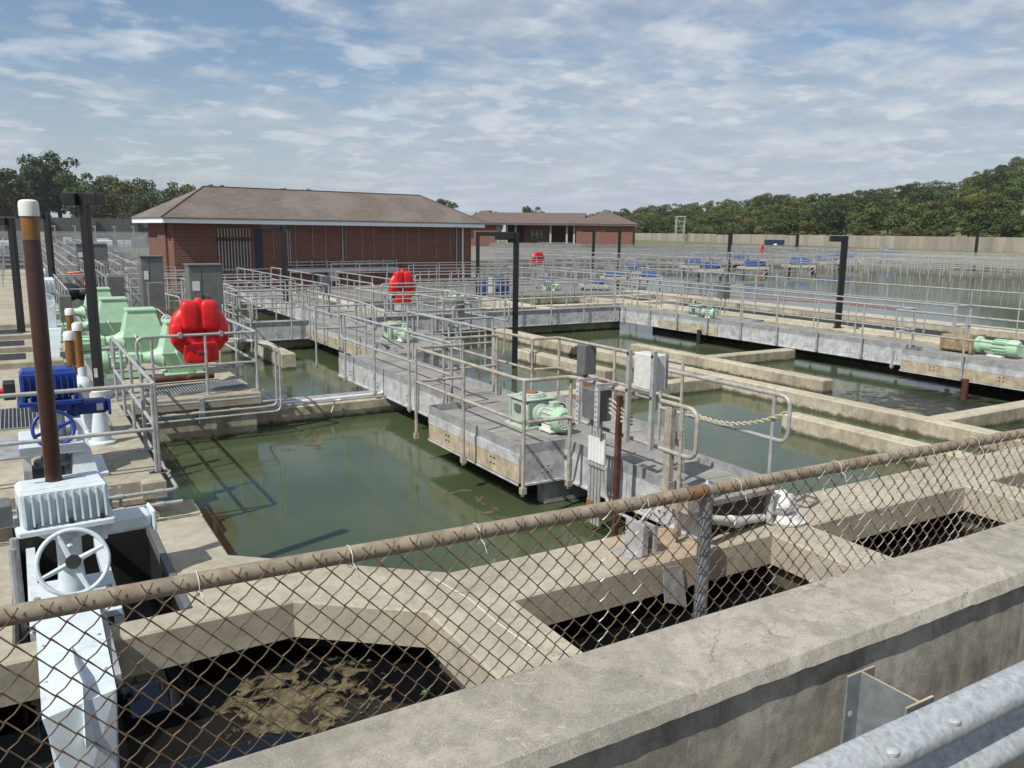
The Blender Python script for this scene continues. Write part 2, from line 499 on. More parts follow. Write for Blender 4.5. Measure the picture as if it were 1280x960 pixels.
# ------------------------------------------------------------------ mesh helpers
class MB:
    def __init__(s):
        s.v = []
        s.f = []
        s.sm = []

    def add(s, vs, fs, smooth=False):
        o = len(s.v)
        s.v += [tuple(v) for v in vs]
        s.f += [tuple(i + o for i in f) for f in fs]
        s.sm += [smooth] * len(fs)
        return s

    def box(s, x0, x1, y0, y1, z0, z1, rot=None, c=0.0):
        """box, with optional chamfer c on every edge; rot = (pivot, Matrix)"""
        if c <= 0:
            vs = [Vector((x, y, z)) for z in (z0, z1) for y in (y0, y1) for x in (x0, x1)]
            fs = [(0, 2, 3, 1), (4, 5, 7, 6), (0, 1, 5, 4), (2, 6, 7, 3), (0, 4, 6, 2), (1, 3, 7, 5)]
        else:
            vs = []
            idx = {}
            for iz, z in enumerate((z0, z1)):
                for iy, y in enumerate((y0, y1)):
                    for ix, x in enumerate((x0, x1)):
                        sx, sy, sz = (c if ix == 0 else -c), (c if iy == 0 else -c), (c if iz == 0 else -c)
                        for ax, q in enumerate(((x, y + sy, z + sz), (x + sx, y, z + sz), (x + sx, y + sy, z))):
                            idx[(ix, iy, iz, ax)] = len(vs)
                            vs.append(Vector(q))
            fs = []
            g = idx
            for k in (0, 1):
                fs.append([g[(k, 0, 0, 0)], g[(k, 1, 0, 0)], g[(k, 1, 1, 0)], g[(k, 0, 1, 0)]])
                fs.append([g[(0, k, 0, 1)], g[(1, k, 0, 1)], g[(1, k, 1, 1)], g[(0, k, 1, 1)]])
                fs.append([g[(0, 0, k, 2)], g[(1, 0, k, 2)], g[(1, 1, k, 2)], g[(0, 1, k, 2)]])
            for a in (0, 1):
                for b_ in (0, 1):
                    fs.append([g[(a, b_, 0, 0)], g[(a, b_, 1, 0)], g[(a, b_, 1, 1)], g[(a, b_, 0, 1)]])
                    fs.append([g[(a, 0, b_, 0)], g[(a, 1, b_, 0)], g[(a, 1, b_, 2)], g[(a, 0, b_, 2)]])
                    fs.append([g[(0, a, b_, 1)], g[(1, a, b_, 1)], g[(1, a, b_, 2)], g[(0, a, b_, 2)]])
                    for k in (0, 1):
                        fs.append([g[(a, b_, k, 0)], g[(a, b_, k, 1)], g[(a, b_, k, 2)]])
            cen = Vector(((x0 + x1) / 2, (y0 + y1) / 2, (z0 + z1) / 2))
            out = []
            for f in fs:
                nrm = (vs[f[1]] - vs[f[0]]).cross(vs[f[2]] - vs[f[0]])
                mid_ = sum((vs[i] for i in f), Vector()) / len(f)
                out.append(tuple(f) if nrm.dot(mid_ - cen) > 0 else tuple(reversed(f)))
            fs = out
        if rot:
            pv, mt = Vector(rot[0]), rot[1]
            vs = [pv + mt @ (v - pv) for v in vs]
        return s.add(vs, fs)

    def slab(s, poly, z0, z1, ch=0.0):
        """vertical prism on a counter-clockwise polygon, top edge chamfered"""
        n = len(poly)
        ar = sum(poly[i][0] * poly[(i + 1) % n][1] - poly[(i + 1) % n][0] * poly[i][1] for i in range(n))
        if ar < 0:
            poly = poly[::-1]
        rings = [[(x, y, z0) for x, y in poly]]
        if ch > 0:
            rings.append([(x, y, z1 - ch) for x, y in poly])
            ins = []
            for i in range(n):
                a, b_, c_ = Vector(poly[i - 1]), Vector(poly[i]), Vector(poly[(i + 1) % n])
                d1, d2 = (b_ - a).normalized(), (c_ - b_).normalized()
                n1_, n2_ = Vector((-d1.y, d1.x)), Vector((-d2.y, d2.x))
                k = 1 + n1_.dot(n2_)
                q = b_ + (n1_ + n2_) * (ch / max(k, 0.2))
                ins.append((q.x, q.y, z1))
            rings.append(ins)
        else:
            rings.append([(x, y, z1) for x, y in poly])
        vs = [v for r_ in rings for v in r_]
        fs = []
        for k in range(len(rings) - 1):
            for i in range(n):
                j = (i + 1) % n
                fs.append((k * n + i, k * n + j, (k + 1) * n + j, (k + 1) * n + i))
        fs.append(tuple(range((len(rings) - 1) * n, len(rings) * n)))
        fs.append(tuple(reversed(range(n))))
        return s.add(vs, fs)

    def tube(s, path, r, n=8, cap=True, r1=None):
        path = [Vector(p_) for p_ in path]
        m_ = len(path)
        vs = []
        prev = None
        for i, p_ in enumerate(path):
            t_ = (path[min(i + 1, m_ - 1)] - path[max(i - 1, 0)]).normalized()
            if prev is None:
                a = Vector((0, 0, 1)) if abs(t_.z) < 0.9 else Vector((1, 0, 0))
                u = t_.cross(a).normalized()
            else:
                u = (prev - t_ * prev.dot(t_)).normalized()
            prev = u
            v_ = t_.cross(u)
            rr = r if r1 is None else r + (r1 - r) * i / (m_ - 1)
            # keep the section true at corners
            if 0 < i < m_ - 1:
                ca = (path[i] - path[i - 1]).normalized().dot(t_)
                rr /= max(ca, 0.6)
            for k in range(n):
                an = 2 * pi * k / n + pi / n
                vs.append(p_ + (u * math.cos(an) + v_ * math.sin(an)) * rr)
        fs = []
        for i in range(m_ - 1):
            for k in range(n):
                j = (k + 1) % n
                fs.append((i * n + k, i * n + j, (i + 1) * n + j, (i + 1) * n + k))
        s.add(vs, fs, n > 5)
        if cap:
            o = len(s.v) - len(vs)
            s.f += [tuple(o + k for k in reversed(range(n))), tuple(o + (m_ - 1) * n + k for k in range(n))]
            s.sm += [False, False]
        return s

    def cyl(s, p0, p1, r, n=12, r1=None):
        return s.tube([p0, p1], r, n, True, r1)

    def lathe(s, c, prof, n=16, axis='Z'):
        """prof = [(r, h)...]; axis Z or Y or X"""
        vs, fs = [], []
        for (r_, h) in prof:
            for k in range(n):
                a = 2 * pi * k / n
                x, y = r_ * math.cos(a), r_ * math.sin(a)
                q = {'Z': (x, y, h), 'Y': (y, h, x), 'X': (h, x, y)}[axis]
                vs.append((c[0] + q[0], c[1] + q[1], c[2] + q[2]))
        for i in range(len(prof) - 1):
            for k in range(n):
                j = (k + 1) % n
                fs.append((i * n + k, i * n + j, (i + 1) * n + j, (i + 1) * n + k))
        s.add(vs, fs, True)
        o = len(s.v) - len(vs)
        s.f += [tuple(o + k for k in reversed(range(n))), tuple(o + (len(prof) - 1) * n + k for k in range(n))]
        s.sm += [False, False]
        return s

    def torus(s, c, R0, r, n=24, m_=8, axis='Y', flat=1.0, mt=None, arc=1.0):
        vs, fs = [], []
        for i in range(n + (0 if arc >= 1 else 1)):
            a = 2 * pi * arc * i / n
            for k in range(m_):
                t_ = 2 * pi * k / m_
                rr = R0 + r * math.cos(t_)
                h = r * math.sin(t_) * flat
                x, y = rr * math.cos(a), rr * math.sin(a)
                q = Vector({'Z': (x, y, h), 'Y': (x, h, y), 'X': (h, x, y)}[axis])
                if mt:
                    q = mt @ q
                vs.append(Vector(c) + q)
        for i in range(n):
            i2 = (i + 1) % n if arc >= 1 else i + 1
            for k in range(m_):
                j = (k + 1) % m_
                fs.append((i * m_ + k, i2 * m_ + k, i2 * m_ + j, i * m_ + j))
        return s.add(vs, fs, True)

    def superell(s, c, rx, ry, rz, e=0.5, n=24, m_=14):
        sg = lambda v, p_: math.copysign(abs(v) ** p_, v)
        vs = []
        for i in range(m_ + 1):
            a = -pi / 2 + pi * i / m_
            for k in range(n):
                t_ = 2 * pi * k / n
                vs.append((c[0] + rx * sg(math.cos(a), e) * sg(math.cos(t_), e), c[1] + ry * sg(math.cos(a), e) * sg(math.sin(t_), e), c[2] + rz * sg(math.sin(a), e)))
        fs = []
        for i in range(m_):
            for k in range(n):
                j = (k + 1) % n
                fs.append((i * n + k, i * n + j, (i + 1) * n + j, (i + 1) * n + k))
        return s.add(vs, fs, True)

    def sphere(s, c, rx, ry, rz, n=12, m_=8):
        vs = [(c[0], c[1], c[2] + rz)]
        for i in range(1, m_):
            a = pi * i / m_
            for k in range(n):
                t_ = 2 * pi * k / n
                vs.append((c[0] + rx * math.sin(a) * math.cos(t_), c[1] + ry * math.sin(a) * math.sin(t_), c[2] + rz * math.cos(a)))
        vs.append((c[0], c[1], c[2] - rz))
        fs = [(0, 1 + k, 1 + (k + 1) % n) for k in range(n)]
        for i in range(m_ - 2):
            for k in range(n):
                j = (k + 1) % n
                fs.append((1 + i * n + k, 1 + (i + 1) * n + k, 1 + (i + 1) * n + j, 1 + i * n + j))
        L_ = len(vs) - 1
        fs += [(L_, 1 + (m_ - 2) * n + (k + 1) % n, 1 + (m_ - 2) * n + k) for k in range(n)]
        return s.add(vs, fs, True)

    def mesh(s, name, mat, off=(0, 0, 0)):
        me = bpy.data.meshes.new(name)
        o = Vector(off)
        me.from_pydata([tuple(Vector(v) - o) for v in s.v], [], s.f)
        me.polygons.foreach_set('use_smooth', s.sm)
        me.materials.append(MATS[mat])
        if any(s.sm):
            me.set_sharp_from_angle(angle=R(38))
        me.update()
        return me


BASE = {}


def link(name, me, parent=None, loc=(0, 0, 0), rz=0.0):
    o = bpy.data.objects.new(name, me)
    C.objects.link(o)
    o.location = loc
    o.rotation_euler = (0, 0, rz)
    if parent is not None:
        o.parent = parent
    return o


def part(name, mb, mat, parent=None):
    """mesh given in world coordinates; parts are stored relative to their thing"""
    off = BASE.get(parent.name, Vector((0, 0, 0))) if parent else Vector((0, 0, 0))
    o = link(name, mb.mesh(name, mat, off), parent)
    if parent:
        BASE[o.name] = off
    return o


def tag(o, label, cat, group=None, kind=None):
    if label:
        o['label'] = label
    if cat:
        o['category'] = cat
    if group:
        o['group'] = group
    if kind:
        o['kind'] = kind
    return o


def thing(name, label, cat, loc=(0, 0, 0), group=None):
    o = bpy.data.objects.new(name, None)
    o.empty_display_size = 0.2
    C.objects.link(o)
    o.location = loc
    BASE[o.name] = Vector(loc)
    return tag(o, label, cat, group)


def struct(name, mb, mat):
    o = part(name, mb, mat)
    o['kind'] = 'structure'
    return o


def solo(name, mb, mat, label, cat, group=None):
    """a thing that is one mesh: origin put at its base"""
    xs = [v[0] for v in mb.v]
    ys = [v[1] for v in mb.v]
    zs = [v[2] for v in mb.v]
    c = Vector(((min(xs) + max(xs)) / 2, (min(ys) + max(ys)) / 2, min(zs)))
    o = link(name, mb.mesh(name, mat, c), None, c)
    return tag(o, label, cat, group)


def dup(root, loc, label=None, rz=None, sc=None):
    kids = {}
    for ch in root.children:
        kids[ch] = list(ch.children)
    r_ = root.copy()
    C.objects.link(r_)
    r_.location = loc
    if rz is not None:
        r_.rotation_euler = (0, 0, rz)
    if sc is not None:
        r_.scale = sc
    if label:
        r_['label'] = label
    for ch, gs in kids.items():
        c = ch.copy()
        C.objects.link(c)
        c.parent = r_
        for g in gs:
            d = g.copy()
            C.objects.link(d)
            d.parent = c
    return r_


def rounded(pts, r, seg=4):
    """round the corners of a 3-D path"""
    pts = [Vector(p_) for p_ in pts]
    out = [pts[0]]
    for i in range(1, len(pts) - 1):
        a, b_, c_ = pts[i - 1], pts[i], pts[i + 1]
        d1, d2 = (a - b_), (c_ - b_)
        if d1.length < 1e-6 or d2.length < 1e-6 or abs(d1.normalized().dot(d2.normalized())) > 0.999:
            out.append(b_)
            continue
        rr = min(r, d1.length * 0.45, d2.length * 0.45)
        p0, p1 = b_ + d1.normalized() * rr, b_ + d2.normalized() * rr
        for k in range(seg + 1):
            t_ = k / seg
            out.append(p0.lerp(b_, t_).lerp(b_.lerp(p1, t_), t_))
    out.append(pts[-1])
    return out


POSTM = {}


def rail_run(label, pts, h=1.02, z0=0.0, zb=-0.4, step=1.42, loops=(False, False), group=None, r=0.024, mat='galv', plate=False, bracket=True, n=8, cat='railing'):
    """tube handrail: top rail, mid rail and side-mounted posts"""
    P3 = lambda p_, z: (p_[0], p_[1], z)
    t = thing('guard_railing', label, cat, (pts[0][0], pts[0][1], z0), group)
    hm = h * 0.5
    path = [P3(p_, z0 + h) for p_ in pts]
    if loops[0]:
        d = (Vector(pts[1]) - Vector(pts[0])).normalized() * 0.3
        path = [(pts[0][0] + d.x, pts[0][1] + d.y, z0 + hm), P3(pts[0], z0 + hm)] + path
    if loops[1]:
        d = (Vector(pts[-2]) - Vector(pts[-1])).normalized() * 0.3
        path = path + [P3(pts[-1], z0 + hm), (pts[-1][0] + d.x, pts[-1][1] + d.y, z0 + hm)]
    part('top_rail', MB().tube(rounded(path, 0.13 if (loops[0] or loops[1]) else 0.05), r, n), mat, t)
    mp = [Vector(P3(p_, z0 + hm)) for p_ in pts]
    if loops[0]:
        mp[0] = mp[0] + (mp[1] - mp[0]).normalized() * 0.28
    if loops[1]:
        mp[-1] = mp[-1] + (mp[-2] - mp[-1]).normalized() * 0.28
    part('mid_rail', MB().tube(rounded(mp, 0.05), r * 0.94, n), mat, t)
    # posts
    for i in range(len(pts) - 1):
        a, b_ = Vector(pts[i]), Vector(pts[i + 1])
        L_ = (b_ - a).length
        d = (b_ - a).normalized() if L_ > 0 else Vector((1, 0))
        s0 = 0.22 if (i == 0 and loops[0]) else (0.0 if i == 0 else None)
        e0 = L_ - (0.22 if (i == len(pts) - 2 and loops[1]) else 0.0)
        k0 = 0.0 if s0 is None else s0
        cnt = max(1, round((e0 - k0) / step))
        for k in range(cnt + 1):
            if (s0 is None and k == 0):
                continue
            q = a + d * (k0 + (e0 - k0) * k / cnt)
            key = (round(h, 3), round(zb - z0, 3), plate, bracket, mat, n, round(abs(d.x)), r)
            if key not in POSTM:
                pm = MB().tube([(0, 0, zb - z0), (0, 0, h)], r * 0.97, n)
                if not plate and zb < z0 and n >= 8:
                    pm.box(-0.034, 0.034, -0.034, 0.034, zb - z0 + 0.03, zb - z0 + 0.11)
                if plate:
                    pm.box(-0.11, 0.11, -0.05, 0.05, zb - z0, zb - z0 + 0.012)
                    for bx in (-0.08, 0.08):
                        pm.cyl((bx, 0, zb - z0 + 0.012), (bx, 0, zb - z0 + 0.03), 0.012, 6)
                POSTM[key] = pm.mesh('post', mat)
            link('post', POSTM[key], t, (q.x - pts[0][0], q.y - pts[0][1], 0))
    return t


def far_rail(pts, label, group, h=1.02, z0=0.0, step=1.5, r=0.026, zb=-0.3, rows=2):
    mb = MB()
    for j in range(rows):
        mb.tube([(x, y, z0 + h * (1 - 0.48 * j)) for x, y in pts], r, 4, False)
    for i in range(len(pts) - 1):
        a, b_ = Vector(pts[i]), Vector(pts[i + 1])
        cnt = max(1, round((b_ - a).length / step))
        for k in range(cnt + 1):
            q = a.lerp(b_, k / cnt)
            mb.tube([(q.x, q.y, z0 + zb), (q.x, q.y, z0 + h)], r, 4, False)
    return solo('guard_railing', mb, 'galv_far', label, 'railing', group)


ZW = -0.45      # top of the basin walls
ZL = -0.76      # water level
exec_order = []

# ------------------------------------------------------------------ the setting: ground, water
g = MB()
g.add([(-3000, -60, -2.7), (3000, -60, -2.7), (3000, 4000, -2.7), (-3000, 4000, -2.7)], [(0, 1, 2, 3)])
struct('ground', g, 'grass')
g = MB().slab([(1.5, 8.0), (3.2, 6.5), (190, 6.5), (190, 150), (60, 150), (60, 328), (-60, 328), (-60, 62.1), (1.2, 62.1), (1.2, 8.0)], -0.95, ZL)
struct('basin_water', g, 'water')

# left operating deck
g = MB()
g.slab([(-14, 9.5), (-0.45, 9.5), (-0.45, 9.62), (1.0, 9.62), (1.0, 9.5), (1.25, 9.5), (1.25, 14.1), (3.45, 14.1), (3.45, 30), (1.25, 30), (1.25, 62), (-14, 62)], -0.2, 0.0, 0.02)
struct('concrete_deck', g, 'conc_deck')
g = MB()
g.box(-14, 1.17, 9.58, 61.9, -2.6, -0.2)
g.box(-14, 3.38, 14.18, 29.9, -2.59, -0.201)
struct('deck_foundation', g, 'conc_wall')
# channel rim on the near side with its openings
rim = MB()
ZB = ZW - 0.34
# far band (polygon follows the chamfers of the basin and of the first opening)
rim.slab([(-3, 6.75), (1.85, 6.75), (2.78, 6.0), (2.78, 1.9), (3.55, 1.9), (3.55, 5.83), (6.83, 5.83), (6.83, 1.9), (7.36, 1.9), (7.42, 5.83), (10.45, 5.83), (10.45, 1.9),
          (11.0, 1.9), (11.0, 5.83), (14.4, 5.83), (14.4, 1.9), (15.0, 1.9), (15.0, 5.83), (18.4, 5.83), (18.4, 1.9), (19.0, 1.9), (19.0, 5.83), (24, 5.83), (24, 6.64), (3.32, 6.64), (1.6, 8.1),
          (1.6, 9.45), (1.05, 9.45), (1.05, 7.05), (-0.24, 7.05), (-0.24, 9.45), (-3, 9.45)], ZB, ZW, 0.018)
struct('channel_rim', rim, 'conc_rim')
rim = MB()
rim.box(-3, 1.6, 9.451, 10.1, -2.6, -0.455)
rim.box(1.25, 1.6, 8.1, 9.45, -2.6, ZB - 0.002)
rim.slab([(1.3, 8.1), (1.6, 8.1), (3.32, 6.64), (24, 6.64), (24, 6.3), (3.2, 6.3)], -2.6, ZB - 0.002)
rim.box(2.95, 3.4, 1.9, 6.3, -2.6, ZB - 0.002)
rim.box(6.95, 7.25, 1.9, 6.3, -2.6, ZB - 0.002)
rim.box(10.6, 10.9, 1.9, 6.3, -2.6, ZB - 0.002)
struct('channel_wall', rim, 'conc_wall')
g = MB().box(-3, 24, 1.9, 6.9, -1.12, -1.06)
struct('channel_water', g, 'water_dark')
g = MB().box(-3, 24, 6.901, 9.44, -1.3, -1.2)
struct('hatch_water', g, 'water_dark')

g = MB()  # black panels added so the hatch reads as deep shade
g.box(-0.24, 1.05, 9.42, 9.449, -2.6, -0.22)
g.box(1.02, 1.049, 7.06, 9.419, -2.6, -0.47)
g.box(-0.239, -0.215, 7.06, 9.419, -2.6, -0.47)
tag(part('hatch_shade_lining', g, 'shade_black'), None, None, None, 'structure')
g = MB().box(1.0, 1.06, 7.04, 9.44, -0.449, -0.437).box(1.0, 1.008, 7.04, 9.44, -0.56, -0.4492)
solo('edge_angle', g, 'box_grey', 'steel edge angle along the dark hatch beside the white actuator', 'steel angle')

# floating debris in the near channel: scum mat made of ragged little sheets
def film(name, x0, x1, y0, y1, z, mat, label, cat):
    nx, ny = 12, 8
    g_ = MB()
    for a in range(nx + 1):
        for b_ in range(ny + 1):
            g_.v.append((x0 + (x1 - x0) * a / nx, y0 + (y1 - y0) * b_ / ny, z + 0.003 * math.sin(a * 2.1 + b_ * 1.7)))
    for a in range(nx):
        for b_ in range(ny):
            g_.f.append((a * (ny + 1) + b_, (a + 1) * (ny + 1) + b_, (a + 1) * (ny + 1) + b_ + 1, a * (ny + 1) + b_ + 1))
            g_.sm.append(True)
    off = Vector(((x0 + x1) / 2, (y0 + y1) / 2, z))
    o = link(name, g_.mesh(name, mat, off), None, off)
    return tag(o, label, cat, kind='stuff')


film('floating_scum', 0.75, 2.85, 5.45, 6.9, -1.052, 'scum_film', 'tan scum and algae mat floating in the dark near channel', 'scum')
film('floating_scum', 4.2, 5.9, 7.3, 11.0, -0.756, 'scum_thin', 'thin brown scum patches on the green water left of the near platform', 'scum')
film('floating_scum', 1.7, 6.0, 12.6, 14.0, -0.756, 'scum_thin', 'faint foam streaks by the wall below the green machine platform', 'scum')
film('floating_scum', 14.4, 18.6, 7.0, 12.5, -0.756, 'black_scum', 'dark rippled scum on the water below the right-hand platform', 'scum')
g = MB()
for k in range(7):
    a = 2 * pi * k / 7
    q = (2.66 + 0.05 * math.cos(a), 5.72 + 0.04 * math.sin(a))
    g.add([(2.66, 5.72, -1.03), (q[0], q[1], -1.02), (q[0] + 0.03 * math.cos(a + 0.8), q[1] + 0.03 * math.sin(a + 0.8), -1.035)], [(0, 1, 2)])
solo('leaf_cluster', g, 'leaf_green', 'small bright green leaf sprig floating on the tan scum in the near channel', 'plant')

# ------------------------------------------------------------------ basin walls
def cwall(x0, x1, y0, y1, label, z1=ZW, mat='conc_wall', ch=0.025):
    return solo('concrete_wall', MB().slab([(x0, y0), (x1, y0), (x1, y1), (x0, y1)], -2.55, z1, ch), mat, label, 'wall')


cwall(13.65, 14.0, 6.66, 23.85, 'long narrow concrete basin wall running away from the front rim to the cross walkway')
cwall(11.8, 12.15, 6.66, 10.05, 'short tan concrete wall ending in the water just right of the yellow chain')
cwall(11.75, 12.1, 15.3, 19.4, 'tan concrete wall end behind the near gearbox, tapering towards the black lamp post')
cwall(15.35, 15.7, 12.0, 18.8, 'free-standing concrete baffle wall parallel to and behind the long basin wall')
cwall(7.1, 13.64, 13.4, 13.75, 'low concrete cross wall between the near walkway and the long basin wall', ZW - 0.004)
cwall(15.71, 18.9, 15.8, 16.15, 'concrete cross wall joining the free-standing baffle to the right walkway', ZW - 0.004)
cwall(14.01, 20.0, 8.3, 8.65, 'concrete cross wall at the right running to the long basin wall above the fence', ZW - 0.004)
cwall(3.45, 6.9, 14.72, 15.15, 'low concrete wall carrying pipes from the left deck to the near walkway', ZW - 0.002)
cwall(5.6, 5.95, 20.6, 23.4, 'stub of tan concrete wall standing in the small basin behind the U-shaped conduit', ZW + 0.1)
cwall(1.3, 19.2, 24.2, 24.6, 'dark concrete wall in shade below the cross walkway', -0.43, 'conc_wall')
cwall(24.3, 25.1, 9, 34, 'tan concrete channel wall, nearer of the two beyond the right walkway')
cwall(20.45, 20.8, 6.66, 23.8, 'dark concrete wall in the shade beneath the right-hand walkway')
cwall(26.6, 27.0, 9, 34, 'low concrete ledge between the two far channel walls', ZW - 0.15)
cwall(29.4, 30.6, 9, 37, 'wide tan concrete wall beyond the dark channel at the right')
cwall(20.3, 29.3, 34.0, 34.6, 'concrete cross wall at the far end of the dark channel')
for i, (x0, x1, y0, y1) in enumerate(((14, 24, 27.2, 27.6), (16, 28, 30.5, 31.0), (12.5, 13.0, 25.3, 40), (19.5, 20.0, 25.3, 38))):
    cwall(x0, x1, y0, y1, ('pale concrete wall strip just beyond the cross walkway', 'pale concrete wall strip in front of the blue bins', 'concrete wall running back behind the second red ring case', 'concrete wall running back from the corner of the cross walkway')[i], ZW - 0.01 * i, 'conc_pale')
g = MB().box(25.1, 29.4, 9, 34, -0.74, -0.70)  # dark sheet over the water, standing in for the channel's shade
struct('channel_shade_sheet', g, 'shade_black')
# far plant floor where no water shows
g = MB()
g.box(11.5, 30, 36, 150, -1.0, -0.504)
g.box(30, 190, 64, 150, -1.0, -0.508)
g.box(78, 190, 8, 64, -1.0, -0.512)
struct('far_concrete_slab', g, 'conc_far')
# strips of water between the far rails
g = MB()
for (x0, x1, y0, y1) in ((80, 85, 8, 60), (88, 96, 8, 64), (101, 112, 8, 70), (34, 60, 67, 71), (34, 80, 76, 81), (14, 60, 56, 60), (14, 30, 88, 94)):
    g.box(x0, x1, y0, y1, -0.505, -0.46)
struct('far_basin_water', g, 'water')

# flood wall and grass bank
WALL = [(45, -75), (114, -18), (145, 76), (165, 129), (197, 233), (214, 300)]
WALL = [(127, 20), (145, 76), (164, 132), (197, 233), (214, 290)]
t = thing('flood_wall', 'long pale concrete flood wall in front of the wooded hill', 'wall', (145, 76, -0.5))
for i in range(len(WALL) - 1):
    a, b_ = Vector(WALL[i]), Vector(WALL[i + 1])
    n_ = max(1, round((b_ - a).length / 9))
    for k in range(n_):
        p0, p1 = a.lerp(b_, k / n_), a.lerp(b_, (k + 1) / n_)
        d = (p1 - p0).normalized() * 0.02
        nn = Vector((-d.y, d.x)).normalized() * 0.4
        p0, p1 = p0 + d, p1 - d
        part('wall_panel', MB().slab([tuple(p0), tuple(p1), tuple(p1 - nn), tuple(p0 - nn)], -0.6, 2.75 + 0.4 * math.sin(i + k * 0.05) * 0.1, 0.03), 'levee', t)
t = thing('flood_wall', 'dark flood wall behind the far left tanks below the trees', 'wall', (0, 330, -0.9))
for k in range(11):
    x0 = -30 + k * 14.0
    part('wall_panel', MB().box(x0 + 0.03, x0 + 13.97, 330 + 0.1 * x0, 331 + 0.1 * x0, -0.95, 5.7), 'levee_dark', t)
g = MB()
for i in range(len(WALL) - 1):
    (xa, ya), (xb, yb) = WALL[i], WALL[i + 1]
    g.add([(xa - 38, ya + 12, -0.47), (xb - 38, yb + 12, -0.47), (xb - 0.5, yb, 0.25), (xa - 0.5, ya, 0.25)], [(3, 2, 1, 0), (0, 1, 2, 3)][:1])
struct('grass_bank', g, 'grass')

# ------------------------------------------------------------------ walkways
BOLT = {}


def bolts4(parent, c, axis, mat='dark'):
    """a patch of four bolts on a fascia facing -X or -Y"""
    if axis not in BOLT:
        mb = MB()
        for a in (-0.045, 0.045):
            for z in (-0.04, 0.04):
                if axis == 'X':
                    mb.cyl((-0.012, a, z), (0.0, a, z), 0.011, 6)
                else:
                    mb.cyl((a, -0.012, z), (a, 0.0, z), 0.011, 6)
        BOLT[axis] = mb.mesh('bolt_group', mat)
    o = link('bolt_group', BOLT[axis], parent, Vector(c) - BASE[parent.name])
    return o


def walkway(label, rects, fasc, loc, board=0.6, along='Y'):
    """rects: deck rectangles; fasc: outline segments ((x0,y0),(x1,y1),material) with the outside on the right-hand side"""
    t = thing('walkway', label, 'walkway', loc)
    for (x0, x1, y0, y1) in rects:
        if along == 'Y' or (y1 - y0) > (x1 - x0):
            n_ = max(1, round((y1 - y0) / board))
            for k in range(n_):
                a, b_ = y0 + (y1 - y0) * k / n_, y0 + (y1 - y0) * (k + 1) / n_
                part('deck_plank', MB().box(x0, x1, a + 0.004, b_ - 0.004, -0.06, 0.0 + 0.003 * ((k * 7) % 3 - 1)), 'deck_board', t)
        else:
            n_ = max(1, round((x1 - x0) / board))
            for k in range(n_):
                a, b_ = x0 + (x1 - x0) * k / n_, x0 + (x1 - x0) * (k + 1) / n_
                part('deck_plank', MB().box(a + 0.004, b_ - 0.004, y0, y1, -0.06, 0.0 + 0.003 * ((k * 5) % 3 - 1)), 'deck_board', t)
        part('deck_beam', MB().box(x0 + 0.08, x1 - 0.08, y0 + 0.08, y1 - 0.08, -0.36, -0.062), 'dark', t)
    for (a, b_, mat) in fasc:
        a, b_ = Vector(a), Vector(b_)
        d = (b_ - a).normalized()
        o = Vector((d.y, -d.x))
        L_ = (b_ - a).length
        # kick plate
        def bx(s0, s1, o0, o1, z0, z1, nm, mt):
            q = [a + d * s0 + o * o0, a + d * s1 + o * o0, a + d * s1 + o * o1, a + d * s0 + o * o1]
            return part(nm, MB().slab([tuple(v) for v in q], z0, z1), mt, t)
        bx(0, L_, 0.005, 0.015, -0.035, 0.10, 'kick_plate', 'galv_kick')
        seg = max(1, round(L_ / 1.45))
        for k in range(seg):
            s0, s1 = L_ * k / seg + 0.004, L_ * (k + 1) / seg - 0.004
            if mat == 'tan_conc':
                bx(s0, s1, 0.004, 0.035, -0.17, -0.037, 'angle_plate', 'galv_fascia')
                bx(s0, s1, -0.01, 0.03, -0.41, -0.172, 'fascia_panel', 'tan_conc')
            else:
                bx(s0, s1, -0.01, 0.022, -0.42, -0.037, 'fascia_panel', mat)
            c = a + d * (s0 + s1) / 2 + o * 0.036
            if abs(d.y) > 0.5 and o.x < 0:
                bolts4(t, (c.x, c.y, -0.26), 'X')
            elif abs(d.x) > 0.5 and o.y < 0:
                bolts4(t, (c.x, c.y, -0.26), 'Y')
        bx(0, L_, 0.036 if mat == 'tan_conc' else 0.023, 0.05, -0.44, -0.415, 'bottom_flange', 'galv_fascia')
    return t


GF = 'galv_fascia'
walkway('near steel walkway with mixer platform, starting at the rust stained rim by the fence',
        [(6.0, 7.0, 6.0, 17.4), (5.32, 5.99, 8.6, 11.3), (7.01, 7.55, 8.2, 11.1)],
        [((6.0, 17.4), (6.0, 11.3), GF), ((6.0, 11.3), (5.32, 11.3), GF), ((5.32, 11.3), (5.32, 8.6), 'tan_conc'), ((5.32, 8.6), (6.0, 8.6), GF), ((6.0, 8.6), (6.0, 6.0), GF),
         ((7.0, 6.0), (7.0, 8.2), GF), ((7.55, 8.2), (7.55, 11.1), GF), ((7.0, 11.1), (7.0, 17.4), GF)], (6.5, 6.0, 0))
walkway('middle stretch of the near walkway with the second pale mixer, reaching the cross walkway',
        [(7.02, 8.55, 16.6, 17.4), (7.35, 8.55, 17.41, 23.88), (8.56, 9.3, 17.8, 20.6)],
        [((7.35, 23.88), (7.35, 17.42), 'tan_conc'), ((9.3, 17.8), (9.3, 20.6), GF), ((8.55, 20.6), (8.55, 23.88), GF), ((7.02, 16.6), (8.55, 16.6), GF)], (8.0, 17, 0))
walkway('long cross walkway in the middle distance with shaded steel front',
        [(5.5, 19.0, 23.9, 25.2)],
        [((5.5, 23.9), (7.34, 23.9), GF), ((8.56, 23.9), (18.9, 23.9), GF), ((5.5, 25.2), (5.5, 23.9), GF)], (12, 24, 0), 0.6, 'X')
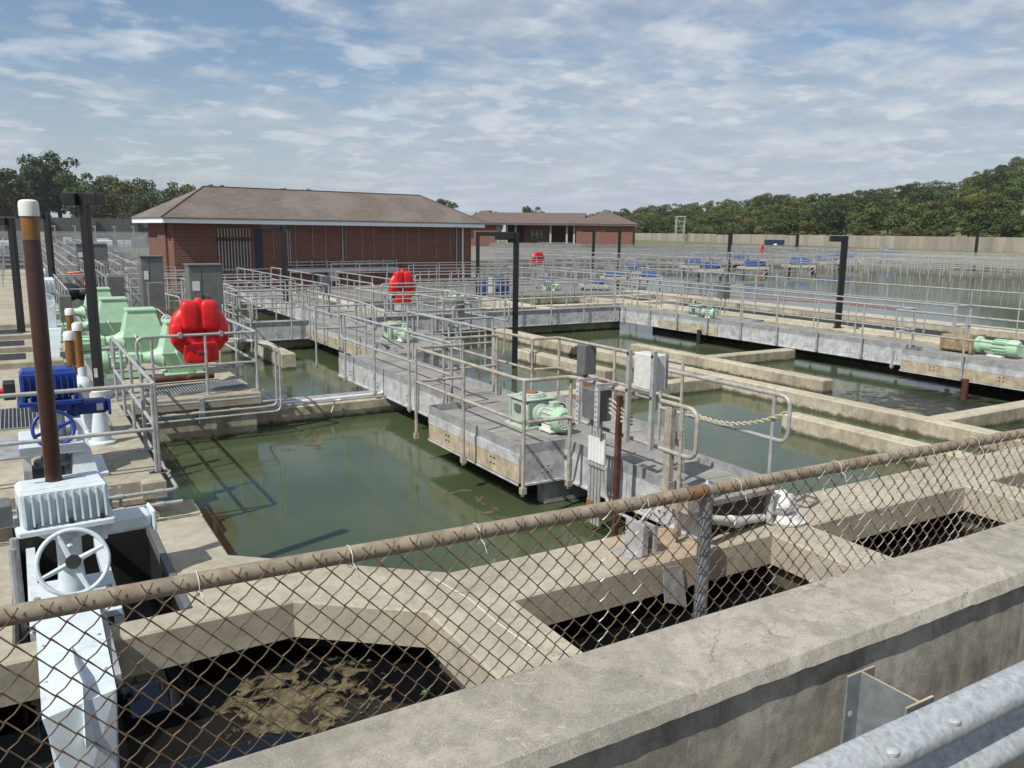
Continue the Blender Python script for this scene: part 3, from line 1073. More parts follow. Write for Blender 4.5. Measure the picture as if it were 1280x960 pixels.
walkway('right-hand walkway with two mixer platforms, running out of the picture at the right',
        [(18.95, 20.3, 3.5, 25.2), (18.15, 18.94, 7.2, 12.0), (20.31, 20.9, 7.2, 12.0), (20.31, 21.0, 18.9, 21.7)],
        [((18.95, 23.9), (18.95, 21.7), GF), ((18.93, 21.7), (18.93, 18.9), 'tan_conc'), ((18.95, 18.9), (18.95, 12.0), GF), ((18.95, 12.0), (18.15, 12.0), GF), ((18.15, 12.0), (18.15, 7.2), 'tan_conc'),
         ((20.9, 7.2), (20.9, 12.0), GF)], (19.6, 12, 0))
walkway('walkway beyond the cross walkway leading to the brick building',
        [(8.6, 9.9, 25.22, 38.0)],
        [((8.6, 38.0), (8.6, 25.22), GF)], (9.2, 30, 0))
walkway('short galvanised walkway by the second red ring case',
        [(12.6, 15.6, 28.6, 29.9)],
        [((12.6, 28.6), (15.6, 28.6), GF), ((12.6, 29.9), (12.6, 28.6), GF)], (14, 29, 0), 0.6, 'X')
# grey block under the near platform
solo('support_beam', MB().box(5.7, 7.3, 8.62, 8.8, -0.75, -0.45), 'galv_kick', 'grey steel support beam under the corner of the near mixer platform', 'beam')
for (x, y, lb) in ((17.63, 10.1, 'rusty black mixer shaft dropping into the water below the right-hand mixer platform'),
                   (18.8, 19.6, 'black mixer shaft below the farther platform of the right-hand walkway')):
    solo('mixer_shaft', MB().cyl((x, y, -2.5), (x, y, -0.3), 0.07, 10), 'rust_red' if y < 15 else 'dark', lb, 'shaft')

# ------------------------------------------------------------------ handrails, near
LEAN = {}
rail_run('handrail along the near edge of the left deck running away beside the pipes', [(1.23, 14.5), (1.23, 9.83)], zb=0.0, plate=True, step=1.15, loops=(True, False))
rail_run('handrail across the front of the left deck behind the white and blue actuators', [(-1.6, 9.83), (1.2, 9.83)], zb=0.0, plate=True, step=2.8)
rail_run('handrail at the front of the green machine platform with the red ring case on it', [(1.56, 14.2), (3.43, 14.2)], zb=0.0, plate=True, loops=(True, False), step=1.0)
rail_run('handrail down the right side of the green machine platform', [(3.43, 14.25), (3.43, 17.4)], zb=0.0, plate=True, loops=(False, True), step=1.4)
rail_run('left handrail of the near walkway stretching back from the mixer platform', [(5.77, 11.45), (5.77, 16.6)], loops=(False, True), step=1.45)
rail_run('handrail around the left side of the near mixer platform with a rusted top', [(5.85, 11.22), (5.05, 11.22), (5.05, 8.12), (5.72, 8.12), (5.72, 5.92)], loops=(False, True), step=1.45, mat='galv_rust')
rail_run('right handrail of the near walkway ending in a loop with the yellow chain', [(7.1, 8.05), (7.1, 5.95)], loops=(False, True), step=1.9)
rail_run('handrail around the right side of the near mixer platform', [(7.2, 12.6), (7.2, 11.35), (7.7, 11.3), (7.7, 8.3)], step=1.5, mat='galv_rust')
rail_run('right handrail of the near walkway beyond the mixer platform', [(7.2, 12.65), (7.2, 16.4)], step=1.4)
rail_run('left handrail of the middle walkway next to the tan fascia', [(6.95, 17.6), (7.2, 19.6), (7.2, 23.6)], loops=(True, True), step=1.4)
rail_run('right handrail of the middle walkway around the second mixer', [(8.7, 17.2), (9.45, 17.7), (9.45, 20.8), (8.7, 20.9), (8.7, 23.6)], loops=(True, False), step=1.4)
rail_run('stub handrail crossing behind the near walkway, pointing at the black lamp post', [(7.3, 16.35), (9.1, 16.35)], step=1.7)
rail_run('front handrail of the cross walkway, left of the near walkway', [(3.9, 23.75), (7.0, 23.75)], loops=(False, True), step=1.7)
rail_run('second front handrail left of the near walkway, slightly behind the first', [(4.2, 25.4), (8.3, 25.4)], loops=(False, True), step=1.5)
rail_run('front handrail of the cross walkway between the near and right-hand walkways', [(8.9, 23.75), (18.6, 23.75)], step=1.45)
rail_run('rear handrail of the cross walkway', [(10.2, 25.35), (19.0, 25.35)], loops=(True, False), step=1.45)
rail_run('left handrail of the right-hand walkway nearest the cross walkway', [(18.8, 23.75), (18.8, 12.2)], loops=(True, False), step=1.4)
rail_run('outer handrail round the near platform of the right-hand walkway', [(18.75, 12.15), (18.0, 12.15), (18.0, 7.0), (18.7, 7.0)], step=1.5)
rail_run('far handrail of the right-hand walkway', [(20.45, 25.3), (20.45, 12.2)], loops=(True, False), step=1.5)
rail_run('far handrail round the platform at the right edge', [(20.45, 12.15), (21.1, 12.15), (21.1, 7.0)], step=1.5)
rail_run('handrail with rounded loop end on the walkway behind the pale channel', [(27.3, 12.4), (27.3, 33.0)], loops=(True, False), step=1.55, zb=-0.6)
rail_run('handrail beginning with a loop at the far right behind the rusty switch box', [(27.2, 11.9), (27.2, 6.0)], loops=(True, False), step=1.5, zb=-0.6)
rail_run('handrail on the right of the walkway leading to the brick building', [(10.0, 25.5), (10.0, 38.0)], loops=(True, False), step=1.45)
rail_run('handrail on the left of the walkway leading to the brick building', [(8.5, 25.5), (8.5, 38.0)], step=1.45)
rail_run('handrail round the second red ring case', [(11.6, 26.6), (16.6, 26.6)], loops=(False, True), step=1.3)
rail_run('handrail running back past the second red ring case', [(11.5, 26.7), (11.5, 33.5)], step=1.5)
rail_run('low handrail behind the second red ring case with a white sunlit top', [(13.6, 30.2), (19.3, 30.2)], loops=(True, True), step=1.4)
rail_run('handrail beside the farther of the tall grey cabinets', [(3.7, 27.2), (7.6, 27.2)], loops=(True, False), step=1.3, zb=0)
rail_run('handrail between the tall grey cabinets and the brick building', [(3.3, 30.5), (8.0, 30.5)], step=1.3, zb=0)
rail_run('handrail running back from the nearer tall cabinet', [(4.9, 20.5), (4.9, 30.4)], loops=(True, False), step=1.4, zb=-0.3)
rail_run('handrail with short posts beside the nearer tall cabinet', [(5.6, 25.6), (5.6, 34.0)], step=1.4, zb=-0.3)
rail_run('handrail along the left deck beyond the small brown pipes', [(1.2, 25.5), (1.2, 62.0)], loops=(True, False), step=1.6, zb=0)
rail_run('handrail with a rounded end in front of the orange cone', [(1.3, 33.8), (2.6, 33.8)], loops=(False, True), step=1.2, zb=0)
rail_run('handrail beside the orange cone', [(2.85, 33.8), (6.8, 33.8)], loops=(True, False), step=1.3, zb=0)

rail_run('short crossing handrail ending in mid air left of the tall middle lamp post', [(7.3, 14.6), (8.3, 14.6)], step=1.0)
rail_run('short crossing handrail behind the near mixer platform', [(5.9, 12.0), (6.9, 12.0)], step=1.0, mat='galv_rust')
rail_run('crossing handrail between middle walkway and the grey box', [(8.8, 21.6), (10.6, 21.6)], loops=(False, True), step=1.2)
rail_run('double rail stub left of the second mixer', [(5.8, 18.4), (7.0, 18.4)], step=1.0)
rail_run('stub rail running back over the pale wall right of the second mixer', [(10.7, 18.0), (10.7, 23.6)], loops=(True, False), step=1.4)
rail_run('crossing rail far behind on the walkway to the brick building', [(4.6, 28.4), (8.3, 28.4)], loops=(False, True), step=1.3, zb=-0.3)
rail_run('crossing rail nearer the brick building', [(4.2, 32.4), (8.3, 32.4)], loops=(False, True), step=1.3, zb=-0.3)
rail_run('rail beside the grey fascia left of the cross walkway', [(5.35, 25.3), (5.35, 23.9)], step=1.0)
# more rails between the near walkways and the field of tanks
G2 = 'rails across the middle of the plant'
for i, (x0, y0, x1, y1) in enumerate(((13.4, 32.6, 24, 32.6), (21.5, 26.0, 21.5, 37.0), (23.2, 26.5, 23.2, 36), (15, 35.2, 29, 35.2), (17, 38.5, 34, 38.5), (14, 41.5, 34, 41.5),
                                      (25.8, 27.8, 33, 27.8), (22, 31, 30, 31), (3.6, 36.5, 6.2, 36.5), (3.6, 39.8, 6.2, 39.8), (3.4, 21.2, 4.6, 21.2), (3.6, 24.0, 4.9, 24.0))):
    far_rail([(x0, y0), (x1, y1)], 'light grey pipe railing %s %s' % ('crossing' if y0 == y1 else 'running back', ('beyond the tall grey cabinets' if x0 < 8 else ('between cross walkway and blue bins' if y1 < 33 else 'near the blue bins'))), G2, step=1.5, r=0.025)
G3 = 'rails of the far tanks'
rows = []
for Y in (42, 44.5, 47, 50, 53, 56.5, 60, 64, 68, 72.5, 77, 82, 88, 94, 101, 109, 118, 128, 138):
    rows.append((1.6, Y, min(6.2, 5.6) if Y < 47 else 0.145 * Y - 0.5, Y))
for Y in (150, 163, 178, 195, 214, 236, 262, 290, 315):
    rows.append((-25, Y, 0.16 * Y, Y))
for Y in (44, 50, 57, 64.5, 69, 74, 80, 87, 95, 104, 115, 127, 141):
    rows.append((-12 if Y > 62 else -8, Y, 1.0, Y))
for X in (-9, -6, -3.2, -0.8):
    rows.append((X, 63, X * 1.3, 150))
for X in (1.9, 2.3, 2.9, 3.5, 4.2, 4.9):
    rows.append((X, 42, X + (X - 1.5) * 0.8, 128))
for Y in (45, 50, 57, 67, 80, 98):
    rows.append((26 + (Y - 45) * 0.55, Y, min(62 + (Y - 45) * 1.05, 118), Y))
for X in (36, 44):
    rows.append((X, 44, X, 64))
for X in (64.5, 68.5, 73, 78, 83):
    rows.append((X, 9, X, 56))
for X in (88, 94):
    rows.append((X, 40, X, 100))
for X, y1 in ((71, 50), (76, 58)):
    rows.append((X, 9, X, y1))
for X in (56, 60):
    rows.append((X, 34, X, 60))
for Y in (58, 62, 66, 70, 74, 79, 84, 90, 96):
    rows.append((62, Y, 92 + (Y - 66) * 0.6, Y))
for (x0, y0, x1, y1) in rows:
    dd = math.hypot((x0 + x1) / 2, (y0 + y1) / 2)
    far_rail([(x0, y0), (x1, y1)], 'distant grey railing %s %s' % ('crossing' if abs(x1 - x0) > abs(y1 - y0) else 'running away', 'among the far left tanks' if x0 < 20 else ('behind the right-hand pool' if x0 > 60 else 'below the far brick building')), G3 + (', left' if x0 < 20 else (', right' if x0 > 60 else ', middle')), step=1.6 if dd < 80 else (2.2 if dd < 145 else 4.0), r=0.024 + dd * 0.00012)

# ------------------------------------------------------------------ mixers (gearbox with a motor)
def mixer(label, loc, worn=True):
    t = thing('mixer_drive', label, 'gearbox', loc, 'mixer drives on the walkways')
    x, y, z = loc
    gm = 'green_worn' if worn else 'green_paint'
    part('base_plate', MB().box(x - 0.34, x + 0.34, y - 0.34, y + 0.34, z + 0.005, z + 0.05, c=0.006), gm, t)
    gb = MB().box(x - 0.27, x + 0.27, y - 0.27, y + 0.27, z + 0.05, z + 0.46, c=0.03)
    for k in (-1, 1):
        gb.box(x + k * 0.285 - 0.014, x + k * 0.285 + 0.014, y - 0.24, y - 0.2, z + 0.06, z + 0.42)
        gb.box(x + k * 0.285 - 0.014, x + k * 0.285 + 0.014, y + 0.2, y + 0.24, z + 0.06, z + 0.42)
        gb.box(x + k * 0.24 - 0.02, x + k * 0.24 + 0.02, y - 0.30, y - 0.272, z + 0.06, z + 0.42)
    gb.box(x - 0.31, x + 0.31, y - 0.31, y + 0.31, z + 0.46, z + 0.485, c=0.005)
    gb.lathe((x, y - 0.27, z + 0.25), [(0.16, 0.0), (0.16, -0.06), (0.12, -0.08), (0.12, -0.16)], 16, 'Y')
    part('gearbox', gb, gm, t)
    part('name_plate', MB().box(x - 0.30, x - 0.285, y - 0.1, y + 0.08, z + 0.26, z + 0.38), 'box_grey', t)
    part('top_flange', MB().lathe((x, y, z + 0.485), [(0.25, 0), (0.25, 0.025), (0.21, 0.03), (0.21, 0.05)], 20), gm, t)
    fb = MB()
    for k in range(8):
        a = 2 * pi * k / 8
        fb.cyl((x + 0.225 * math.cos(a), y + 0.225 * math.sin(a), z + 0.51), (x + 0.225 * math.cos(a), y + 0.225 * math.sin(a), z + 0.53), 0.016, 6)
    part('flange_bolts', fb, 'galv', t)
    part('shaft_cap', MB().lathe((x, y, z + 0.535), [(0.11, 0), (0.105, 0.025), (0.04, 0.035)], 14), 'orange_rust', t)
    part('vent_plug', MB().cyl((x - 0.05, y + 0.15, z + 0.53), (x - 0.05, y + 0.15, z + 0.63), 0.03, 8), 'dark', t)
    # motor on a small bracket
    mo = MB().lathe((x + 0.06, y, z + 0.24), [(0.14, -0.42), (0.155, -0.44), (0.155, -0.72), (0.14, -0.74)], 18, 'Y')
    for k in range(14):
        a = 2 * pi * k / 14
        c_, s_ = math.cos(a), math.sin(a)
        mt = Matrix.Rotation(-a, 3, 'Y')
        mo.box(x + 0.06 + 0.15, x + 0.06 + 0.178, y - 0.71, y - 0.45, z + 0.234, z + 0.246, rot=((x + 0.06, y, z + 0.24), mt))
    part('motor', mo, gm if worn else 'green_paint', t)
    part('fan_cover', MB().lathe((x + 0.06, y, z + 0.24), [(0.185, -0.74), (0.19, -0.76), (0.19, -0.88), (0.15, -0.92)], 20, 'Y'), 'green_paint', t)
    gr = MB()
    for k in range(6):
        a = pi * k / 6
        dx, dz = 0.14 * math.cos(a), 0.14 * math.sin(a)
        gr.tube([(x + 0.06 - dx, y - 0.925, z + 0.24 - dz), (x + 0.06 + dx, y - 0.925, z + 0.24 + dz)], 0.005, 4)
    for rr in (0.05, 0.09, 0.135):
        gr.torus((x + 0.06, y - 0.925, z + 0.24), rr, 0.005, 16, 4, 'Y')
    part('fan_grille', gr, 'white_clean', t)
    part('motor_foot', MB().box(x - 0.1, x + 0.22, y - 0.76, y - 0.4, z + 0.03, z + 0.06).box(x - 0.08, x - 0.05, y - 0.7, y - 0.45, z + 0.06, z + 0.15).box(x + 0.17, x + 0.2, y - 0.7, y - 0.45, z + 0.06, z + 0.15), 'white_clean' if worn else gm, t)
    part('cable', MB().tube(rounded([(x + 0.16, y - 0.56, z + 0.44), (x + 0.3, y - 0.56, z + 0.42), (x + 0.42, y - 0.5, z + 0.05), (x + 0.7, y - 0.3, z + 0.02)], 0.08), 0.014, 6), 'dark', t)
    part('terminal_box', MB().box(x + 0.02, x + 0.16, y - 0.62, y - 0.5, z + 0.4, z + 0.48, c=0.01), gm, t)
    return t


metal('orange_rust', (0.24, 0.10, 0.045), 0.8, 0.0, 0.3, 0.0, 12)
mx = mixer('pale green gearbox and motor on the near walkway platform, rust on its cap', (6.22, 9.80, 0.0))
mx.scale = (0.84, 0.84, 0.9)
dup(mx, (8.15, 19.4, 0), 'pale green gearbox and motor on the middle walkway, behind the near rails')
dup(mx, (19.3, 20.2, 0), 'gearbox and motor on the farther platform of the right-hand walkway')
dup(mx, (14.6, 29.3, 0), 'gearbox and motor beside the brown and white hatch left of the double black lamp posts')
dup(mx, (21.8, 33.0, 0), 'small pale motor among rails just right of the tall middle lamp post')
# the stained long gearbox at the right
t = thing('mixer_drive', 'long gearbox stained brown with a bright green motor at the right edge', 'gearbox', (19.6, 10.9, 0), 'mixer drives on the walkways')
x, y = 19.6, 10.9
metal('rust_tan', (0.27, 0.22, 0.125), 0.7, 0.0, 0.35, 0.5, 9)
part('gearbox', MB().box(x - 0.25, x + 0.25, y + 0.18, y + 0.95, 0.04, 0.42, c=0.04).box(x - 0.28, x + 0.28, y + 0.12, y + 0.178, 0.02, 0.46), 'rust_tan', t)
part('adapter', MB().lathe((x, y, 0.24), [(0.2, 0.12), (0.2, 0.06), (0.13, 0.02), (0.13, -0.25)], 16, 'Y'), 'green_paint', t)
mo = MB().lathe((x, y, 0.24), [(0.15, -0.25), (0.165, -0.27), (0.165, -0.6)], 18, 'Y')
for k in range(16):
    mo.box(x + 0.16, x + 0.185, y - 0.58, y - 0.28, 0.234, 0.246, rot=((x, y, 0.24), Matrix.Rotation(-2 * pi * k / 16, 3, 'Y')))
part('motor', mo, 'green_paint', t)
part('fan_cover', MB().lathe((x, y, 0.24), [(0.19, -0.6), (0.195, -0.62), (0.195, -0.78), (0.15, -0.84)], 18, 'Y'), 'green_paint', t)
part('motor_foot', MB().box(x - 0.2, x + 0.2, y - 0.55, y - 0.2, 0.01, 0.05), 'white_clean', t)

# ------------------------------------------------------------------ green machines with tapered hoods
def hopper(label, loc):
    t = thing('green_machine', label, 'machine', loc, 'green machines on the left platform')
    x, y, z = loc
    def frus(w0, d0, z0, w1, d1, z1):
        vs = [(x + sx * w, y + sy * d, q) for (w, d, q) in ((w0, d0, z0), (w1, d1, z1)) for sy in (-1, 1) for sx in (-1, 1)]
        return [vs, [(0, 2, 3, 1), (4, 5, 7, 6), (0, 1, 5, 4), (2, 6, 7, 3), (0, 4, 6, 2), (1, 3, 7, 5)]]
    lo = MB()
    lo.add(*frus(0.30, 0.28, z + 0.06, 0.40, 0.36, z + 0.45))
    part('lower_housing', lo, 'green_paint', t)
    hi = MB()
    hi.add(*frus(0.40, 0.36, z + 0.454, 0.27, 0.25, z + 0.98))
    part('hood', hi, 'green_paint', t)
    part('hood_lip', MB().box(x - 0.30, x + 0.30, y - 0.28, y + 0.28, z + 0.98, z + 1.03, c=0.01), 'green_paint', t)
    part('seam_flange', MB().box(x - 0.415, x + 0.415, y - 0.375, y + 0.375, z + 0.44, z + 0.458), 'green_paint', t)
    part('hood_handle', MB().tube(rounded([(x - 0.17, y - 0.37, z + 0.5), (x - 0.17, y - 0.43, z + 0.46), (x - 0.05, y - 0.43, z + 0.2), (x - 0.05, y - 0.34, z + 0.2)], 0.04), 0.018, 6), 'green_paint', t)
    part('base', MB().box(x - 0.36, x + 0.36, y - 0.34, y + 0.34, z, z + 0.06, c=0.008), 'green_paint', t)
    # drive shaft cone, coupling guard, motor to the left
    part('drive_cone', MB().lathe((x, y - 0.1, z + 0.36), [(0.22, -0.38), (0.12, -0.55), (0.10, -0.72)], 14, 'X'), 'green_paint', t)
    part('coupling_guard', MB().box(x - 1.0, x - 0.72, y - 0.2, y, z + 0.25, z + 0.47, c=0.03), 'green_paint', t)
    mo = MB().lathe((x, y - 0.1, z + 0.34), [(0.13, -1.0), (0.15, -1.02), (0.15, -1.3), (0.14, -1.31)], 16, 'X')
    for k in range(12):
        mo.box(x - 1.29, x - 1.03, y - 0.1 + 0.145, y - 0.1 + 0.17, z + 0.335, z + 0.345, rot=((x, y - 0.1, z + 0.34), Matrix.Rotation(2 * pi * k / 12, 3, 'X')))
    part('motor', mo, 'green_paint', t)
    part('fan_cover', MB().lathe((x, y - 0.1, z + 0.34), [(0.18, -1.3), (0.19, -1.32), (0.19, -1.46), (0.14, -1.5)], 18, 'X'), 'green_paint', t)
    part('motor_base', MB().box(x - 1.35, x - 0.68, y - 0.25, y + 0.05, z + 0.03, z + 0.12).box(x - 1.3, x - 1.2, y - 0.2, y, z, z + 0.2), 'green_paint', t)
    return t


hp = hopper('nearest green machine with a tapered hood, partly behind the big red ring case', (2.62, 16.6, 0.0))
dup(hp, (2.25, 19.4, 0), 'second green machine from the front in the row on the left platform')
dup(hp, (2.02, 22.6, 0), 'third green machine from the front, beside the black lamp post')
dup(hp, (2.0, 26.4, 0), 'farthest green machine of the row on the left platform')
solo('drain_pipe', MB().cyl((1.85, 15.55, 0.09), (2.98, 15.62, 0.09), 0.06, 12), 'rust_red', 'dark rust red pipe lying on the grating below the red ring case', 'pipe')

# gratings on the left deck: bars, one part per bearing panel
def grating(label, x0, x1, y0, y1, z=0.006, pitch=0.035, along='Y', nb=None):
    t = thing('floor_grating', label, 'grating', (x0, y0, z))
    part('frame', MB().box(x0, x0 + 0.02, y0, y1, z - 0.004, z + 0.018).box(x1 - 0.02, x1, y0, y1, z - 0.004, z + 0.018).box(x0 + 0.02, x1 - 0.02, y0, y0 + 0.02, z - 0.004, z + 0.018).box(x0 + 0.02, x1 - 0.02, y1 - 0.02, y1, z - 0.004, z + 0.018), 'galv_kick', t)
    part('pit', MB().box(x0 + 0.02, x1 - 0.02, y0 + 0.02, y1 - 0.02, z - 0.004, z), 'dark', t)
    mb = MB()
    if along == 'Y':
        n_ = int((x1 - x0) / pitch)
        for k in range(1, n_):
            a = x0 + (x1 - x0) * k / n_
            mb.box(a - 0.005, a + 0.005, y0 + 0.02, y1 - 0.02, z, z + 0.016)
    else:
        n_ = int((y1 - y0) / pitch)
        for k in range(1, n_):
            a = y0 + (y1 - y0) * k / n_
            mb.box(x0 + 0.02, x1 - 0.02, a - 0.005, a + 0.005, z, z + 0.016)
    o = part('grating_bars', mb, 'galv_kick', t)
    o['kind'] = 'stuff'
    return t


grating('grey bar grating under the front of the green machine platform', 1.7, 3.35, 14.45, 15.3, pitch=0.05)
grating('long bar grating strip on the left deck under the green motors', 1.08, 1.5, 14.6, 30, along='X', pitch=0.06)
grating('bar grating beside the blue actuator', -0.9, 0.2, 12.9, 14.4, pitch=0.05)
grating('narrow grating by the foot of the near black lamp post', 0.55, 0.98, 12.3, 14.3, along='X', pitch=0.05)
solo('cover_plate', MB().box(-0.75, 0.0, 11.2, 12.35, 0.005, 0.02), 'galv_kick', 'grey steel cover plate on the deck beside the blue actuator', 'plate')

# ------------------------------------------------------------------ red ring cases
def ring_case(label, loc, sc=1.0):
    t = thing('life_ring_case', label, 'life ring case', (0, 0, 0), 'red life ring cases')
    BASE[t.name] = Vector((0, 0, 0))
    b_ = MB()
    b_.torus((0, 0, 0.56), 0.31, 0.21, 36, 14, 'Y', 0.62)
    part('ring', b_, 'red_plastic', t)
    lb = MB()
    for sx in (-1, 1):
        lb.superell((sx * 0.165, -0.07, 0.84), 0.145, 0.15, 0.27, 0.42)
    part('upper_lobes', lb, 'red_plastic', t)
    part('spine', MB().superell((0, -0.06, 0.86), 0.075, 0.11, 0.30, 0.5), 'red_plastic', t)
    part('lower_lobe', MB().superell((0, -0.06, 0.17), 0.30, 0.15, 0.19, 0.35), 'red_plastic', t)
    part('side_lobes', MB().superell((-0.39, -0.04, 0.52), 0.11, 0.12, 0.20, 0.5).superell((0.39, -0.04, 0.52), 0.11, 0.12, 0.20, 0.5), 'red_plastic', t)
    part('latch', MB().box(-0.07, 0.07, -0.262, -0.24, 0.13, 0.19, c=0.004), 'dark', t)
    part('back_shell', MB().lathe((0, 0, 0.56), [(0.28, 0.02), (0.30, 0.10), (0.22, 0.14)], 24, 'Y'), 'red_plastic', t)
    t.location = loc
    t.scale = (sc, sc, sc)
    return t


rc = ring_case('big red life ring case on the railing in front of the green machines', (2.56, 14.44, 0.55), 0.92)
dup(rc, (11.3, 26.2, 0.28), 'red life ring case in front of the right end of the brick building', sc=(0.95, 0.95, 1.0))
dup(rc, (34.0, 53.0, 0.32), 'small distant red life ring case below the far brick building', sc=(1.05, 1.0, 0.85))
dup(rc, (76, 69.5, 0.35), 'tiny red life ring case on a post among the blue motors at the right', sc=(0.6, 0.6, 1.05))
dup(rc, (108, 82, 0.2), 'tiniest red life ring case far off in front of the pale flood wall', sc=(0.6, 0.6, 0.8))
solo('case_bracket', MB().box(2.20, 2.25, 14.17, 14.36, 0.98, 1.06).box(2.84, 2.89, 14.17, 14.36, 0.98, 1.06), 'galv_kick', 'pair of steel clamps fixing the big red ring case to its railing', 'bracket')

# ------------------------------------------------------------------ tall stainless cabinets
def cabinet(label, loc, w_, d_, h_, legs=0.35):
    t = thing('control_cabinet', label, 'control cabinet', loc, 'tall grey control cabinets')
    x, y, z = loc
    part('body', MB().box(x, x + w_, y, y + d_, z + legs, z + legs + h_, c=0.008), 'cabinet', t)
    part('door', MB().box(x + 0.02, x + w_ * 0.36, y - 0.022, y - 0.001, z + legs + 0.03, z + legs + h_ - 0.03, c=0.004), 'cabinet', t)
    part('door', MB().box(x + w_ * 0.40, x + w_ - 0.02, y - 0.022, y - 0.001, z + legs + 0.03, z + legs + h_ - 0.03, c=0.004), 'cabinet', t)
    part('drip_hood', MB().box(x - 0.03, x + w_ + 0.03, y - 0.07, y + d_ + 0.02, z + legs + h_ + 0.001, z + legs + h_ + 0.03), 'cabinet', t)
    part('display', MB().box(x + 0.06, x + w_ * 0.30, y - 0.03, y - 0.0225, z + legs + h_ * 0.58, z + legs + h_ * 0.74), 'box_white', t)
    part('latch', MB().box(x + w_ * 0.34, x + w_ * 0.355, y - 0.045, y - 0.0225, z + legs + h_ * 0.42, z + legs + h_ * 0.52), 'dark', t)
    bt = MB()
    for k in range(3):
        bt.cyl((x + 0.12, y - 0.035, z + legs + h_ * (0.3 + 0.07 * k)), (x + 0.12, y - 0.0225, z + legs + h_ * (0.3 + 0.07 * k)), 0.015, 8)
    part('push_buttons', bt, 'white_clean', t)
    for (a, b_) in ((0.03, 0.03), (w_ - 0.07, 0.03), (0.03, d_ - 0.07), (w_ - 0.07, d_ - 0.07)):
        part('leg', MB().box(x + a, x + a + 0.04, y + b_, y + b_ + 0.04, z, z + legs - 0.001), 'galv', t)
    for k in range(4):
        part('conduit', MB().tube([(x + 0.1 + 0.15 * k, y + 0.2, z + 0.02), (x + 0.1 + 0.15 * k, y + 0.2, z + legs - 0.001)], 0.02, 6), 'galv', t)
    return t


cabinet('nearer tall stainless cabinet right behind the big red ring case', (3.6, 21.2, 0), 0.78, 0.55, 1.45, 0.4)
cabinet('farther tall stainless cabinet left of the brick building corner', (3.15, 26.2, 0), 0.60, 0.55, 1.55, 0.35)
cabinet('small far pair of grey cabinets left of the black lamp post', (2.9, 50, -0.4), 1.5, 0.8, 1.6, 0.6)


def jbox(label, x, y, z, w_, d_, h_, mat='box_grey', zc=None, legs=True):
    t = thing('junction_box', label, 'electrical box', (x, y, z))
    part('enclosure', MB().box(x - w_ / 2, x + w_ / 2, y - d_ / 2, y + d_ / 2, z, z + h_, c=0.01), mat, t)
    part('cover', MB().box(x - w_ / 2 + 0.01, x + w_ / 2 - 0.01, y - d_ / 2 - 0.016, y - d_ / 2 - 0.001, z + 0.01, z + h_ - 0.01, c=0.003), mat, t)
    if legs:
        for k in (-0.3, 0.3):
            part('conduit', MB().tube([(x + k * w_, y, zc if zc is not None else 0), (x + k * w_, y, z - 0.001)], 0.018, 6), 'galv', t)
    return t


jbox('small dark switch box with orange fittings on the far railing of the near platform', 7.72, 10.55, 0.52, 0.24, 0.2, 0.48, 'box_grey', 0.1)
solo('conduit_fitting', MB().cyl((7.66, 10.5, 0.30), (7.66, 10.5, 0.515), 0.028, 8).cyl((7.76, 10.5, 0.28), (7.76, 10.5, 0.515), 0.028, 8), 'orange_rust', 'pair of rusty orange conduit fittings under the small dark switch box', 'conduit')
jbox('grey box on the railing in front of the second red ring case', 9.05, 17.6, 0.62, 0.24, 0.2, 0.5, 'box_grey', -0.1)
jbox('small grey box on the cross walkway rail in front of the brick building', 8.75, 26.6, 0.62, 0.3, 0.2, 0.62, 'box_grey', 0)
jbox('dark switch box with copper coloured fittings at the loop ended rails, far right', 27.2, 12.05, 0.3, 0.5, 0.3, 0.85, 'box_grey', -0.4)
jbox('switch box on the post behind the farther right-hand mixer', 21.1, 20.9, 0.55, 0.35, 0.25, 0.5, 'box_grey', 0)
jbox('grey box low beside the farther tall cabinet', 2.55, 27.4, 0.55, 0.45, 0.3, 0.75, 'box_grey', 0)
jbox('grey box in front of the farther tall cabinet', 3.2, 23.9, 0.5, 0.4, 0.3, 0.8, 'box_grey', 0)
jbox('box_', 4.35, 22.6, 0.2, 0.3, 0.25, 0.5, 'box_grey', 0)['label'] = 'grey box at the foot of the nearer tall cabinet, right side'

# tangle of conduits behind the green machines
t = thing('conduit_cluster', 'tangle of thin grey conduits rising beside the tall cabinets', 'conduit', (3.3, 22, 0))
for k in range(12):
    x = 3.0 + 0.13 * k + rnd.uniform(-0.04, 0.04)
    y = 20.2 + rnd.uniform(0, 3.0)
    h_ = rnd.uniform(0.4, 1.1)
    part('conduit', MB().tube(rounded([(x, y, 0), (x, y, h_), (x + rnd.uniform(-0.3, 0.3), y + rnd.uniform(0.1, 0.5), h_ + rnd.uniform(0, 0.2))], 0.1), 0.018, 6), 'galv' if k % 4 else 'rust_red', t)
part('coiled_cable', MB().torus((2.95, 20.6, 0.62), 0.11, 0.02, 18, 6, 'Y').torus((2.97, 20.55, 0.60), 0.09, 0.015, 18, 6, 'Y'), 'box_white', t)
solo('rubble', MB().box(3.05, 3.5, 19.9, 20.4, 0.0, 0.07, c=0.02).box(3.2, 3.4, 19.6, 19.85, 0.0, 0.05, c=0.015), 'tan_conc', 'small orange tan concrete pad under the conduit tangle', 'pad')

